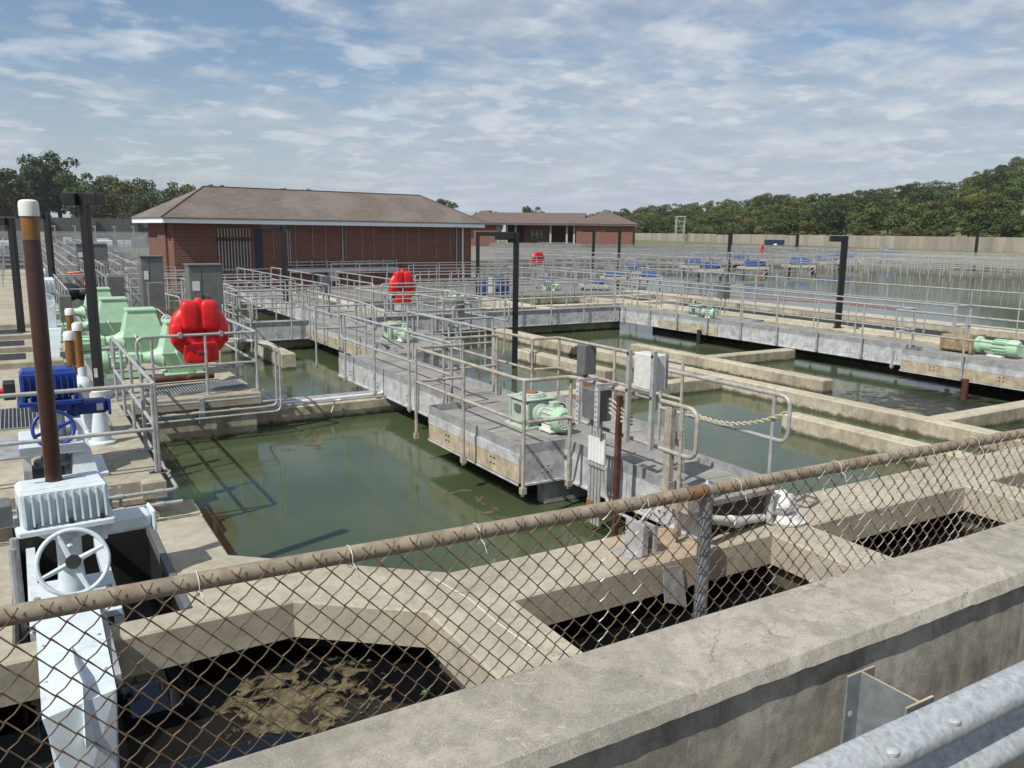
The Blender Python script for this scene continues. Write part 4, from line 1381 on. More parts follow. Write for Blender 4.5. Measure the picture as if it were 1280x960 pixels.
# ------------------------------------------------------------------ lamp posts
def lamp_post(label, x, y, z0, top, arm, side=-1, rot=0.0, r=0.055, collar=False, single=True):
    t = thing('lamp_post', label, 'lamp post', (x, y, z0), 'black lamp posts')
    BASE[t.name] = Vector((0, 0, 0))
    h_ = top - z0
    part('pole', MB().box(-r, r, -r, r, 0, h_, c=0.006), 'black_paint', t)
    part('arm', MB().box(min(0, side * 0.12) - 0.0, max(0, side * 0.12), -0.03, 0.03, h_ - 0.12, h_ - 0.02), 'black_paint', t)
    x0, x1 = sorted((side * 0.064, side * (0.064 + arm)))
    part('lamp_head', MB().box(x0, x1, -0.16, 0.16, h_ - 0.19, h_ + 0.0, c=0.012), 'black_paint', t)
    part('lens', MB().box(x0 + 0.04, x1 - 0.04, -0.13, 0.13, h_ - 0.2, h_ - 0.1905), 'glass', t)
    part('hand_hole', MB().box(-0.03, 0.03, -r - 0.006, -r - 0.0005, 0.35, 0.5), 'galv', t) if collar else None
    if not single:
        part('lamp_head', MB().box(-x1, -x0, -0.16, 0.16, h_ - 0.19, h_, c=0.012), 'black_paint', t)
    part('base_plate', MB().box(-0.13, 0.13, -0.13, 0.13, 0, 0.02, c=0.003), 'black_paint', t)
    t.rotation_euler = (0, 0, rot)
    return t


rr = R(-31)
lp = lamp_post('near black lamp post with twin heads, standing in a white collar on the left deck', 1.02, 14.75, 0.0, 3.26, 0.20, -1, rr, 0.062, True, False)
solo('post_collar', MB().lathe((1.02, 14.75, 0.003), [(0.20, 0.0), (0.20, 0.13), (0.17, 0.16), (0.09, 0.165)], 22), 'box_white', 'white concrete collar round the foot of the near black lamp post', 'collar')
lamp_post('tall black lamp post in the middle with its head pointing left', 11.07, 18.3, -2.5, 2.74, 0.48, -1, rr, 0.075)
lamp_post('black lamp post at the right between the right-hand walkway and the pool', 24.7, 18.9, -0.445, 2.74, 0.42, -1, rr, 0.09)
lamp_post('black lamp post just left of the tall middle one, seen beside it', 19.8, 36.4, -0.5, 2.72, 1.1, 1, rr, 0.09)
lamp_post('black lamp post in front of the long brick wall, head under the eaves', 8.75, 31.3, -0.4, 2.9, 0.7, -1, rr, 0.085)
lamp_post('black lamp post far down the left deck behind the tall brown pipe', 1.15, 34.5, 0, 3.2, 1.0, -1, rr, 0.09)
lamp_post('left one of the two black lamp posts before the far brick building', 45.5, 61.6, -0.5, 3.0, 1.0, -1, rr, 0.13)
lamp_post('right one of the two black lamp posts before the far brick building', 48.0, 61.0, -0.5, 3.0, 1.3, -1, rr, 0.13)
lamp_post('distant black lamp post among the blue motors, left', 61.9, 60.9, -0.5, 2.9, 1.3, -1, rr, 0.14)
lamp_post('distant black lamp post among the blue motors, right', 105, 89, -0.5, 2.9, 1.8, -1, rr, 0.2)
lamp_post('thin distant mast right of the dark screen before the flood wall', 121, 70, -0.5, 3.3, 0.2, -1, rr, 0.16)
lamp_post('thin distant mast between two lamp posts before the flood wall', 100, 98, -0.5, 3.0, 0.2, -1, rr, 0.15)
lamp_post('small black lamp post left of the brick building corner', 12.5, 88, -0.4, 2.7, 1.7, -1, rr, 0.2)
lamp_post('black lamp post with a white cap far left beside the brown pipe', 0.02, 25.0, 0, 2.95, 0.25, -1, rr, 0.07)

# ------------------------------------------------------------------ valve actuators
def actuator(label, cat, loc, mat, w_=0.62, wheel=0.28, fins=10, arm=0.62, lettering=False):
    """electric valve actuator: finned housing, gear case, side cylinder and handwheel facing the viewer"""
    t = thing('valve_actuator', label, cat, loc)
    BASE[t.name] = Vector((0, 0, 0))
    h = w_ / 2
    hb = MB().box(-h, h, -0.20, 0.20, 0.10, 0.43, c=0.02)
    hb.slab([(-h + 0.02, -0.15), (h - 0.02, -0.15), (h - 0.02, 0.15), (-h + 0.02, 0.15)], 0.43, 0.455, 0.02)
    part('housing', hb, mat, t)
    for k in range(fins):
        x = -h + 0.035 + (w_ - 0.07) * k / (fins - 1)
        fb = MB()
        fb.add([(x - 0.006, -0.20, 0.40), (x + 0.006, -0.20, 0.40), (x + 0.008, -0.27, 0.15), (x - 0.008, -0.27, 0.15), (x - 0.008, -0.20, 0.13), (x + 0.008, -0.20, 0.13),
                (x - 0.006, -0.225, 0.40), (x + 0.006, -0.225, 0.40)],
               [(6, 7, 2, 3), (3, 2, 5, 4), (0, 6, 3, 4), (1, 5, 2, 7), (0, 1, 7, 6)])
        part('cooling_fin', fb, mat, t)
    part('housing_flange', MB().slab([(-h - 0.02, -0.285), (h + 0.02, -0.285), (h + 0.05, -0.23), (h + 0.05, 0.21), (-h - 0.04, 0.21), (-h - 0.04, -0.23)], 0.075, 0.125, 0.012), mat, t)
    for x in (-0.7 * h, 0.1 * h, 0.8 * h):
        part('flange_bolt', MB().cyl((x, -0.25, 0.12), (x, -0.25, 0.165), 0.018, 8), 'dark' if mat != 'blue_paint' else 'galv', t)
    part('gear_case', MB().lathe((0.02, 0, -0.03), [(0.2, 0), (0.235, 0.02), (0.235, 0.08), (0.26, 0.10)], 20), mat, t)
    if arm:
        part('side_cylinder', MB().box(h * 0.55, h + arm * 0.60, -0.10, 0.12, -0.10, 0.055, c=0.03).box(h + arm * 0.60 + 0.001, h + arm * 0.66, -0.125, 0.145, -0.125, 0.075, c=0.012).box(h * 0.8, h * 0.8 + 0.05, -0.12, 0.14, -0.12, 0.07, c=0.01), mat, t)
    part('switch_knob', MB().cyl((-h - 0.20, -0.03, 0.23), (-h - 0.161, -0.03, 0.23), 0.035, 10), 'red_plastic', t)
    part('end_box', MB().box(-h - 0.16, -h - 0.045, -0.12, 0.12, 0.14, 0.33, c=0.01), 'box_grey' if mat != 'blue_paint' else 'dark', t)
    wc = (0.0, -0.42, -0.16)
    tilt = Matrix.Rotation(R(-22), 3, 'X')
    part('handwheel_rim', MB().torus(wc, wheel, 0.0195, 40, 10, 'Y', 1, tilt), mat, t)
    for k in range(4):
        a = pi / 2 * k + 0.35
        p1 = Vector(wc) + tilt @ Vector((wheel * math.cos(a), 0, wheel * math.sin(a)))
        p0 = Vector(wc) + tilt @ Vector((0.05 * math.cos(a), 0.03, 0.05 * math.sin(a)))
        part('handwheel_spoke', MB().tube([p0, p1], 0.027, 6, True, 0.018), mat, t)
    part('handwheel_hub', MB().cyl(Vector(wc) + tilt @ Vector((0, -0.03, 0)), Vector(wc) + tilt @ Vector((0, 0.05, 0)), 0.06, 12), 'dark' if mat != 'blue_paint' else mat, t)
    part('handwheel_shaft', MB().cyl(Vector(wc) + tilt @ Vector((0, 0.04, 0)), (0, -0.12, 0.0), 0.035, 10), mat, t)
    return t


LX = 0.19
wa = actuator('big white finned valve actuator with a white handwheel, carrying the tall brown pipe', 'valve actuator', (LX, 7.95, 0.12), 'white_paint', 0.68, 0.27, 11, 0.6)
wa.rotation_euler = (0, 0, R(4))
ts = MB()
rl = random.Random(3)
for k in range(26):
    a = -0.20 + 0.0155 * k
    hh = rl.choice((0.020, 0.026, 0.030))
    ts.box(a, a + 0.009, -0.02, -0.02 + hh, 0.4562, 0.4578)
part('stencil_print', ts, 'print_dark', wa)
# stem frame below the white actuator
t = thing('sluice_gate', 'white painted steel gate frame under the big white actuator, bending down into the channel', 'gate frame', (LX, 7.2, -1.0))
part('stand', MB().lathe((LX + 0.02, 7.9, -0.45), [(0.12, 0), (0.10, 0.25), (0.10, 0.54)], 16), 'white_paint', t)
part('yoke_plate', MB().box(LX - 0.32, LX + 0.36, 7.3, 8.2, -0.50, -0.43, c=0.008), 'white_paint', t)
part('side_channel', MB().box(LX - 0.33, LX - 0.25, 7.31, 9.4, -0.62, -0.505), 'white_paint', t)
part('side_channel', MB().box(LX + 0.29, LX + 0.37, 7.31, 9.4, -0.62, -0.505), 'white_paint', t)
bb = MB()
for (bx, by) in ((LX - 0.26, 7.36), (LX + 0.3, 7.36), (LX - 0.26, 7.75), (LX + 0.3, 7.75)):
    bb.cyl((bx, by, -0.43), (bx, by, -0.39), 0.028, 6)
part('plate_bolts', bb, 'galv', t)
part('rust_patch', MB().box(LX - 0.31, LX - 0.24, 7.45, 7.62, -0.4295, -0.424), 'orange_rust', t)
part('brass_fitting', MB().cyl((LX - 0.2, 7.55, -0.40), (LX - 0.02, 7.6, -0.38), 0.02, 8), 'tan_conc', t)
# nearer box of the frame: lit top, folded front
t = thing('gate_housing', 'white folded steel housing in front of the handwheel, running down behind the fence', 'gate housing', (0.15, 6.4, -1.0))
hb = MB()
hb.add([(-0.09, 7.25, -0.26), (0.36, 7.25, -0.26), (0.36, 5.82, -0.37), (-0.09, 5.66, -0.37),
        (-0.05, 7.25, -0.44), (0.34, 7.25, -0.44), (0.36, 5.83, -0.444), (-0.07, 5.67, -0.444),
        (0.06, 5.50, -1.0), (0.30, 5.62, -1.0), (0.08, 5.48, -2.3), (0.29, 5.58, -2.3), (0.08, 5.8, -2.3), (0.29, 5.9, -2.3)],
       [(3, 2, 1, 0), (4, 5, 1, 0), (7, 3, 0, 4), (5, 1, 2, 6), (2, 3, 8, 9), (3, 7, 12, 8), (6, 2, 9, 13), (9, 8, 10, 11), (8, 12, 10), (9, 11, 13), (10, 12, 13, 11)])
part('housing_shell', hb, 'white_paint', t)
nb = MB()
nb.add([(0.13, 6.55, -0.315), (0.11, 5.95, -0.345), (0.20, 5.85, -0.365), (0.13, 6.0, -0.21), (0.16, 5.78, -0.24), (0.14, 5.6, -0.62), (0.20, 5.66, -0.62)],
       [(0, 1, 3), (0, 3, 4), (0, 4, 2), (1, 5, 4, 3), (2, 4, 6), (4, 5, 6)])
part('stiffener_fin', nb, 'white_paint', t)
for (bx, by) in ((-0.05, 7.1), (0.32, 7.1), (-0.05, 6.6), (0.32, 6.6), (-0.05, 6.1), (0.32, 6.1)):
    zb_ = -0.26 - 0.11 * (7.25 - by) / 1.5
    part('rivet', MB().lathe((bx, by, zb_), [(0.014, -0.004), (0.013, 0.006), (0.006, 0.010)], 8), 'galv', t)
part('side_angle', MB().box(0.37, 0.41, 6.0, 7.2, -0.444, -0.36), 'galv_kick', t)
solo('timber_offcut', MB().box(0.02, 0.34, 5.75, 5.82, -1.02, -0.95).box(0.05, 0.12, 5.4, 5.9, -1.045, -0.99).box(0.22, 0.3, 5.45, 5.9, -1.045, -0.985), 'wood', 'pale wooden frame floating at the foot of the white folded housing', 'timber')

solo('stem_cover_pipe', MB().lathe((LX - 0.05, 7.95, 0.575), [(0.066, 0.0), (0.066, 2.05), (0.064, 2.06)], 20), 'brown_pipe', 'tall dark brown stem cover pipe standing on the big white actuator', 'pipe')
solo('pipe_band', MB().lathe((LX - 0.05, 7.95, 2.636), [(0.0665, 0.0), (0.0665, 0.19)], 20), 'amber_pipe', 'amber band below the cap of the tall brown pipe', 'pipe')
solo('white_cap', MB().lathe((LX - 0.05, 7.95, 2.827), [(0.076, 0.0), (0.076, 0.095), (0.070, 0.12), (0.048, 0.132), (0.015, 0.135)], 22), 'white_clean', 'white domed cap on the tall dark brown pipe', 'cap')

ba = actuator('deep blue finned valve actuator with a blue handwheel, behind the tall brown pipe', 'valve actuator', (0.22, 10.55, 0.72), 'blue_paint', 0.56, 0.20, 9, 0.50)
part('rating_label', MB().box(0.46, 0.53, -0.1035, -0.1008, -0.06, 0.02), 'box_white', ba)
t = thing('sluice_gate', 'white gate frame with flared legs under the blue actuator', 'gate frame', (0.22, 10.4, 0))
part('stand', MB().lathe((0.22, 10.55, 0.08), [(0.22, 0), (0.22, 0.03), (0.14, 0.05), (0.13, 0.6)], 16), 'white_paint', t)
part('beam', MB().box(-0.12, 0.5, 10.0, 10.9, 0.30, 0.40, c=0.008), 'white_paint', t)
part('leg', MB().slab([(-0.1, 10.1), (-0.02, 10.1), (-0.02, 10.8), (-0.1, 10.8)], 0.0, 0.30), 'white_paint', t)
lg = MB()
lg.add([(0.42, 10.2, 0.62), (0.5, 10.2, 0.62), (0.62, 10.0, 0.03), (0.36, 10.0, 0.03), (0.42, 10.7, 0.62), (0.5, 10.7, 0.62), (0.62, 10.8, 0.03), (0.36, 10.8, 0.03)],
       [(0, 3, 2, 1), (4, 5, 6, 7), (1, 2, 6, 5), (0, 4, 7, 3), (0, 1, 5, 4)])
part('leg', lg, 'white_paint', t)
part('foot_plate', MB().box(0.3, 0.72, 9.95, 10.85, 0.004, 0.03), 'white_paint', t)
part('pedestal', MB().lathe((0.78, 11.55, 0.003), [(0.17, 0), (0.17, 0.03), (0.12, 0.05), (0.10, 0.25), (0.05, 0.55)], 18), 'white_paint', t)
# white actuators with small amber pipes on the deck behind
def small_stem(label, x, y, z0, z1, r=0.052):
    t = thing('stem_cover_pipe', label, 'pipe', (x, y, z0), 'small amber stem covers with white caps')
    part('pipe', MB().lathe((x, y, z0), [(r, 0), (r, z1 - z0)], 14), 'amber_pipe', t)
    part('cap', MB().lathe((x, y, z1 + 0.001), [(r * 1.2, 0), (r * 1.2, 0.08), (r * 0.9, 0.1)], 14), 'white_clean', t)
    return t


small_stem('nearest small amber pipe with a white cap, rising behind the blue actuator', 0.47, 10.62, 1.18, 1.47)
small_stem('leaning small amber pipe with a white cap above the white valve head', 0.64, 12.2, 0.92, 1.40)
small_stem('farthest small amber pipe with a white cap, left of the grating', 0.66, 14.2, 0.5, 1.42)
t = thing('valve_gearbox', 'white gearbox on a round column under the leaning amber pipe', 'valve', (0.65, 12.2, 0))
part('body', MB().lathe((0.66, 12.2, 0.0), [(0.14, 0), (0.14, 0.03), (0.07, 0.06), (0.06, 0.55), (0.11, 0.59), (0.12, 0.70), (0.09, 0.75), (0.055, 0.79), (0.055, 0.92)], 18), 'white_paint', t)
part('crank', MB().tube([(0.52, 12.1, 0.62), (0.30, 12.0, 0.62), (0.28, 11.95, 0.55)], 0.025, 8), 'white_paint', t)
part('gear_box', MB().box(0.45, 0.62, 12.0, 12.3, 0.52, 0.72, c=0.02), 'white_paint', t)
t = thing('valve_gearbox', 'short white column valve under the farthest amber pipe', 'valve', (0.66, 14.2, 0))
part('body', MB().lathe((0.66, 14.2, 0.0), [(0.17, 0), (0.17, 0.03), (0.08, 0.06), (0.08, 0.4), (0.12, 0.44), (0.06, 0.5)], 16), 'white_paint', t)


def gate(label, x, y, h_=1.25):
    t = thing('sluice_gate', label, 'sluice gate', (x, y, 0), 'white gates over the deck openings')
    BASE[t.name] = Vector((0, 0, 0))
    part('frame', MB().add([(-0.14, -0.5, 0.62), (0.22, -0.5, 0.62), (0.12, -0.75, -0.1), (-0.0, -0.75, -0.1), (-0.14, 0.4, 0.62), (0.22, 0.4, 0.62), (0.12, 0.5, -0.1), (0.0, 0.5, -0.1)],
                           [(0, 3, 2, 1), (4, 5, 6, 7), (0, 1, 5, 4), (1, 2, 6, 5), (0, 4, 7, 3)]), 'white_paint', t)
    part('stand', MB().box(-0.1, 0.16, -0.2, 0.2, 0.621, h_ - 0.3, c=0.01), 'white_paint', t)
    part('actuator', MB().box(-0.24, 0.2, -0.2, 0.2, h_ - 0.28, h_ + 0.05, c=0.04), 'white_paint', t)
    fb = MB()
    for k in range(6):
        fb.box(-0.22 + 0.075 * k, -0.21 + 0.075 * k, -0.25, -0.201, h_ - 0.24, h_)
    part('cooling_fins', fb, 'white_paint', t)
    part('handwheel', MB().torus((0.0, -0.35, h_ - 0.42), 0.15, 0.014, 20, 6, 'Y').tube([(-0.15, -0.35, h_ - 0.42), (0.15, -0.35, h_ - 0.42)], 0.01, 5).tube([(0, -0.35, h_ - 0.57), (0, -0.35, h_ - 0.27)], 0.01, 5), 'white_paint', t)
    return t


gt = gate('nearest white gate with a ribbed actuator, left of the tall brown pipe', 0.52, 20.2, 1.62)
dup(gt, (0.50, 24.5, 0), 'second white gate back along the left deck')
dup(gt, (0.55, 31.0, 0), 'third white gate back along the left deck')
dup(gt, (0.6, 39.0, 0), 'fourth and farthest white gate along the left deck')
jbox('row of tan grey boxes on posts beside the white gates', 0.95, 22.0, 0.55, 0.26, 0.4, 0.6, 'cabinet', 0)
# raised kerbs with openings at far left
t = thing('hatch_kerb', 'low concrete kerb round the dark openings left of the white gates', 'kerb', (-0.6, 20, 0))
for (y0, y1) in ((18.6, 19.0), (21.0, 21.25), (23.4, 23.65), (26.0, 26.2)):
    part('cross_kerb', MB().slab([(-2.6, y0), (0.7, y0), (0.7, y1), (-2.6, y1)], 0.003, 0.12, 0.015), 'conc_deck', t)
for (y0, y1) in ((19.01, 20.99), (21.26, 23.39), (23.66, 25.99)):
    part('opening', MB().box(-0.75, 0.05, y0 + 0.25, y1 - 0.2, 0.004, 0.008), 'dark', t)
    part('side_kerb', MB().slab([(-1.1, y0), (-0.8, y0), (-0.8, y1), (-1.1, y1)], 0.003, 0.118, 0.015), 'conc_deck', t)
t = thing('traffic_cone', 'orange traffic cone behind the near lamp post', 'traffic cone', (2.75, 41.0, 0))
part('cone', MB().lathe((2.75, 41.0, 0.03), [(0.22, 0), (0.05, 0.85), (0.03, 0.87)], 14), 'orange_plastic', t)
part('base', MB().box(2.5, 3.0, 40.75, 41.25, 0.003, 0.03), 'orange_plastic', t)
t = thing('valve_stand', 'red handwheel on a stand behind the rounded far left rail', 'valve', (1.98, 36.5, 0))
part('handwheel', MB().torus((1.98, 36.5, 0.98), 0.24, 0.035, 22, 6, 'Z').tube([(1.74, 36.5, 0.98), (2.22, 36.5, 0.98)], 0.02, 5), 'orange_plastic', t)
part('stand', MB().cyl((1.98, 36.5, 0), (1.98, 36.5, 0.98), 0.05, 8), 'galv_kick', t)
solo('tarp_heap', MB().sphere((1.7, 36.2, 0.25), 0.5, 0.4, 0.35).sphere((2.3, 36.3, 0.2), 0.5, 0.4, 0.3), 'dark', 'dark tarpaulin heap under the red handwheel', 'tarpaulin')

# ------------------------------------------------------------------ conduits on the concrete edges
t = thing('conduit_run', 'grey conduit pair wrapping the near corner of the left deck below the handrail', 'conduit', (1.3, 9.4, -0.3))
for k, (z, o) in enumerate(((-0.10, 0.10), (-0.24, 0.14))):
    part('conduit', MB().tube(rounded([(-0.8, 9.42, z), (1.25 + o, 9.42, z), (1.25 + o, 14.0, z + 0.0)] if k == 0 else [(-0.8, 9.40, z), (1.25 + o, 9.40, z)], 0.08), 0.02, 8), 'galv', t)
    for xx in (0.72, 0.62 + 0.5):
        part('coupling', MB().cyl((xx, 9.42 - 0.02 * k, z), (xx + 0.08, 9.42 - 0.02 * k, z), 0.028, 8), 'galv', t)
for yy in (10.5, 11.6, 12.9):
    part('coupling', MB().cyl((1.35, yy, -0.10), (1.35, yy + 0.1, -0.10), 0.028, 8), 'galv', t)
for xx in (0.66, 0.76):
    part('hanger', MB().box(xx, xx + 0.03, 9.44, 9.49, -0.52, 0.0), 'galv_kick', t)
t = thing('conduit_run', 'grey conduits along the face below the green machine platform, turning up in a tall U', 'conduit', (2.4, 13.9, -0.3))
for k, z in enumerate((-0.07, -0.24, -0.33)):
    if k == 0:
        pth = [(1.5, 14.02, z), (3.42, 14.02, z)]
    else:
        xx = 3.62 + 0.06 * k
        pth = rounded([(1.5, 13.98 - 0.03 * k, z), (xx, 13.98 - 0.03 * k, z), (xx, 13.98 - 0.03 * k, 0.82 - 0.03 * k), (xx - 0.35, 14.35, 0.86), (xx - 0.5, 15.2, 0.80)], 0.12)
    part('conduit', MB().tube(pth, 0.019, 8), 'galv', t)
for k, xx in enumerate((2.3, 2.9, 1.9)):
    part('coupling', MB().cyl((xx, 13.96, -0.24), (xx + 0.14, 13.96, -0.24), 0.028, 8), 'galv', t)
part('hanger', MB().box(2.42, 2.5, 14.0, 14.08, -0.48, -0.02), 'galv_kick', t)
t = thing('pipe_run', 'white pipe and grey conduits lying on the low wall between left deck and near walkway', 'pipe', (4.8, 14.9, -0.4))
part('white_pipe', MB().tube([(3.8, 14.86, -0.40), (6.15, 14.86, -0.385)], 0.035, 10), 'tan_white', t) if 'tan_white' in MATS else None
part('white_pipe', MB().tube([(3.9, 14.86, -0.405), (6.15, 14.86, -0.395)], 0.04, 10), 'box_white', t)
part('conduit', MB().tube(rounded([(3.68, 13.95, -0.24), (3.68, 14.64, -0.40), (6.3, 14.64, -0.40)], 0.1), 0.018, 8), 'galv', t)
part('conduit', MB().tube([(3.6, 15.04, -0.40), (6.4, 15.04, -0.39)], 0.03, 8), 'galv_kick', t)
part('conduit', MB().tube([(3.6, 15.22, -0.42), (6.4, 15.22, -0.42)], 0.035, 8), 'galv_kick', t)
part('support_strut', MB().tube([(4.95, 14.66, -0.40), (4.86, 14.64, -0.62)], 0.012, 6).tube([(4.95, 14.66, -0.40), (5.04, 14.6, -0.38)], 0.02, 6), 'box_white', t)

# ------------------------------------------------------------------ electrical rack at the near railing
def strut(mb, a, b_, s=0.02):
    a, b_ = Vector(a), Vector(b_)
    return mb.box(a.x - s, a.x + s, a.y - s, a.y + s, min(a.z, b_.z), max(a.z, b_.z)) if abs(a.z - b_.z) > 1e-3 else mb.tube([a, b_], s * 1.3, 4)


t = thing('equipment_box', 'white metal box held between two tall slotted channels on the near railing', 'electrical box', (5.7, 6.6, 0.5))
part('box_body', MB().box(5.62, 5.80, 6.50, 6.82, 1.12, 1.50, c=0.01), 'box_white', t)
part('box_flange', MB().box(5.80, 5.86, 6.54, 6.58, 1.12, 1.50).box(5.80, 5.86, 6.78, 6.80, 1.12, 1.5), 'galv', t)
part('channel', strut(MB(), (5.60, 6.87, 0.50), (5.60, 6.87, 1.52), 0.024), 'galv', t)
part('channel', strut(MB(), (5.60, 6.47, 0.50), (5.60, 6.47, 1.55), 0.024), 'galv', t)
part('box_bolts', MB().cyl((5.565, 6.87, 1.48), (5.575, 6.87, 1.48), 0.016, 6).cyl((5.565, 6.87, 1.08), (5.575, 6.87, 1.08), 0.016, 6).cyl((5.565, 6.47, 1.50), (5.575, 6.47, 1.50), 0.016, 6).cyl((5.565, 6.47, 1.06), (5.575, 6.47, 1.06), 0.016, 6), 'dark', t)
t = thing('equipment_box', 'dark grey box with holed side channels hanging on the near railing', 'electrical box', (5.6, 7.4, 0.6))
part('box_body', MB().box(5.52, 5.70, 7.27, 7.59, 0.64, 1.00, c=0.012), 'box_grey', t)
part('box_cover', MB().box(5.504, 5.519, 7.28, 7.58, 0.65, 0.99, c=0.003), 'box_grey', t)
for yy in (7.25, 7.61):
    part('holed_channel', MB().box(5.455, 5.49, yy - 0.028, yy + 0.028, 0.56, 1.06), 'galv_fascia', t)
    for k in range(8):
        part('channel_hole', MB().cyl((5.449, yy, 0.60 + 0.058 * k), (5.4552, yy, 0.60 + 0.058 * k), 0.009, 6), 'dark', t)
    part('clamp', MB().box(5.45, 5.74, yy - 0.02, yy + 0.02, 1.06, 1.09).box(5.70, 5.74, yy - 0.02, yy + 0.02, 0.98, 1.059), 'galv', t)
for k in range(4):
    part('side_conduit', MB().tube(rounded([(5.6, 7.19, 0.92 - 0.05 * k), (5.6, 7.08, 0.90 - 0.06 * k), (5.66, 6.98, 0.80 - 0.04 * k), (5.68, 6.88, 0.80 - 0.04 * k)], 0.05), 0.013, 6), 'galv_rust', t)
t = thing('conduit_bank', 'row of grey conduits with white sleeves dropping from the dark grey box', 'conduit', (5.6, 7.4, -1))
for k in range(5):
    yy = 7.52 - 0.062 * k
    part('conduit', MB().tube([(5.6, yy, -0.62), (5.6, yy, 0.62)] if k < 4 else rounded([(5.6, yy, 0.5), (5.6, yy, -0.15), (5.62, yy - 0.15, -0.36), (5.7, yy - 0.5, -0.40)], 0.12), 0.02, 8), 'galv', t)
    if k < 5:
        part('white_sleeve', MB().cyl((5.6, yy, 0.14), (5.6, yy, 0.43), 0.03, 10), 'white_clean', t)
    if k < 2:
        part('rusty_coupling', MB().cyl((5.6, yy, -0.42), (5.6, yy, -0.34), 0.032, 8), 'orange_rust', t)
part('strap', MB().box(5.565, 5.58, 7.16, 7.58, 0.09, 0.12), 'galv', t)
solo('rusty_post', MB().box(5.60, 5.655, 7.02, 7.075, -0.75, 0.98), 'rust_red', 'square post rusted dark red at its foot, left of the white box', 'post')
t = thing('support_post', 'broken plastered channel post beside the loop of the near railing', 'post', (5.75, 6.35, -0.5))
part('channel', MB().box(5.72, 5.735, 6.30, 6.40, 0.18, 0.99).box(5.735, 5.785, 6.30, 6.315, 0.2, 0.95).box(5.735, 5.785, 6.385, 6.40, 0.3, 0.99), 'galv_rust', t)
part('foot_clamp', MB().box(5.71, 5.80, 6.29, 6.41, 0.06, 0.179), 'galv_rust', t)
part('cable', MB().tube(rounded([(5.74, 6.35, 0.1), (5.70, 6.5, -0.15), (5.62, 6.7, -0.45)], 0.1), 0.017, 6), 'box_white', t)
solo('base_box', MB().box(5.72, 5.95, 6.0, 6.35, -0.1, 0.07, c=0.01), 'galv_rust', 'stained steel block at the foot of the looped rail', 'block')


def chain(label, a, b_, sag, mat, link_=0.035, r=0.0045):
    t = []
    a, b_ = Vector(a), Vector(b_)
    L_ = (b_ - a).length * (1 + 2.67 * (sag / max((b_ - a).length, 0.01)) ** 2)
    n_ = int(L_ / (link_ * 0.8))
    mb = MB()
    P = lambda s: a.lerp(b_, s) - Vector((0, 0, 4 * sag * s * (1 - s)))
    for k in range(n_):
        p0, p1 = P(k / n_), P((k + 1) / n_)
        d = (p1 - p0).normalized()
        c = (p0 + p1) / 2
        q = d.to_track_quat('X', 'Z').to_matrix()
        q = q @ Matrix.Rotation(pi / 2 * (k % 2) + 0.3, 3, 'X')
        vs, fs = [], []
        for i in range(8):
            an = 2 * pi * i / 8
            for j in range(4):
                tj = 2 * pi * j / 4
                rr = 1 + 0
                x = (link_ / 2 + r * math.cos(tj)) * math.cos(an)
                y = (link_ * 0.32 + r * math.cos(tj)) * math.sin(an)
                vs.append(c + q @ Vector((x, y, r * math.sin(tj))))
        for i in range(8):
            for j in range(4):
                fs.append((i * 4 + j, ((i + 1) % 8) * 4 + j, ((i + 1) % 8) * 4 + (j + 1) % 4, i * 4 + (j + 1) % 4))
        mb.add(vs, fs, True)
    return solo('chain', mb, mat, label, 'chain')


chain('yellow plastic chain hanging across the gap of the near walkway railing', (7.08, 5.96, 0.86), (6.98, 7.45, 0.62), 0.16, 'yellow_chain', 0.055, 0.008)
chain('thin steel chain hanging straight down from the rusted rail loop', (5.72, 6.12, 0.98), (5.76, 6.10, 0.02), 0.0, 'galv', 0.03, 0.0035)

# things on the rim by the fence post
solo('vent_pipe', MB().cyl((5.75, 5.74, -1.15), (5.75, 5.74, -0.12), 0.05, 12), 'galv_rust', 'weathered grey pipe standing in the channel opening right of the fence post', 'pipe')
t = thing('pvc_pipe', 'white plastic pipe elbow lying on the rim, reaching the white wrapped head', 'pipe', (6.3, 6.1, -0.4))
part('pipe_arm', MB().tube([(5.80, 5.85, -0.10), (6.45, 6.02, -0.30), (6.95, 6.10, -0.36)], 0.05, 10), 'box_white', t)
part('pipe_collar', MB().cyl((6.35, 6.0, -0.27), (6.50, 6.04, -0.32), 0.066, 12), 'box_white', t)
part('cable', MB().tube(rounded([(6.0, 6.3, -0.2), (6.6, 6.4, -0.28), (7.1, 6.25, -0.25)], 0.1), 0.018, 6), 'dark', t)
g = MB()
rb = random.Random(5)
g.sphere((7.25, 6.12, -0.26), 0.20, 0.16, 0.15, 14, 9)
g.v = [tuple(Vector(v) + Vector((rb.uniform(-1, 1), rb.uniform(-1, 1), rb.uniform(-1, 1))) * 0.018) for v in g.v]
t = thing('wrapped_valve', 'crumpled white bag tied over a valve on the concrete rim', 'wrapped valve', (7.25, 6.12, -0.45))
part('plastic_bag', g, 'white_clean', t)
part('flange', MB().lathe((7.28, 6.05, -0.445), [(0.22, 0), (0.23, 0.03), (0.17, 0.05), (0.15, 0.09)], 18), 'box_white', t)
part('cord', MB().torus((7.25, 6.12, -0.25), 0.195, 0.010, 20, 5, 'Z'), 'galv_kick', t)
solo('steel_bracket', MB().box(5.15, 5.22, 6.0, 6.28, -0.44, -0.12).box(5.0, 5.4, 6.0, 6.3, -0.449, -0.43).box(5.3, 5.34, 6.0, 6.2, -0.43, -0.15), 'galv', 'galvanised angle bracket bolted to the rust stained rim', 'bracket')
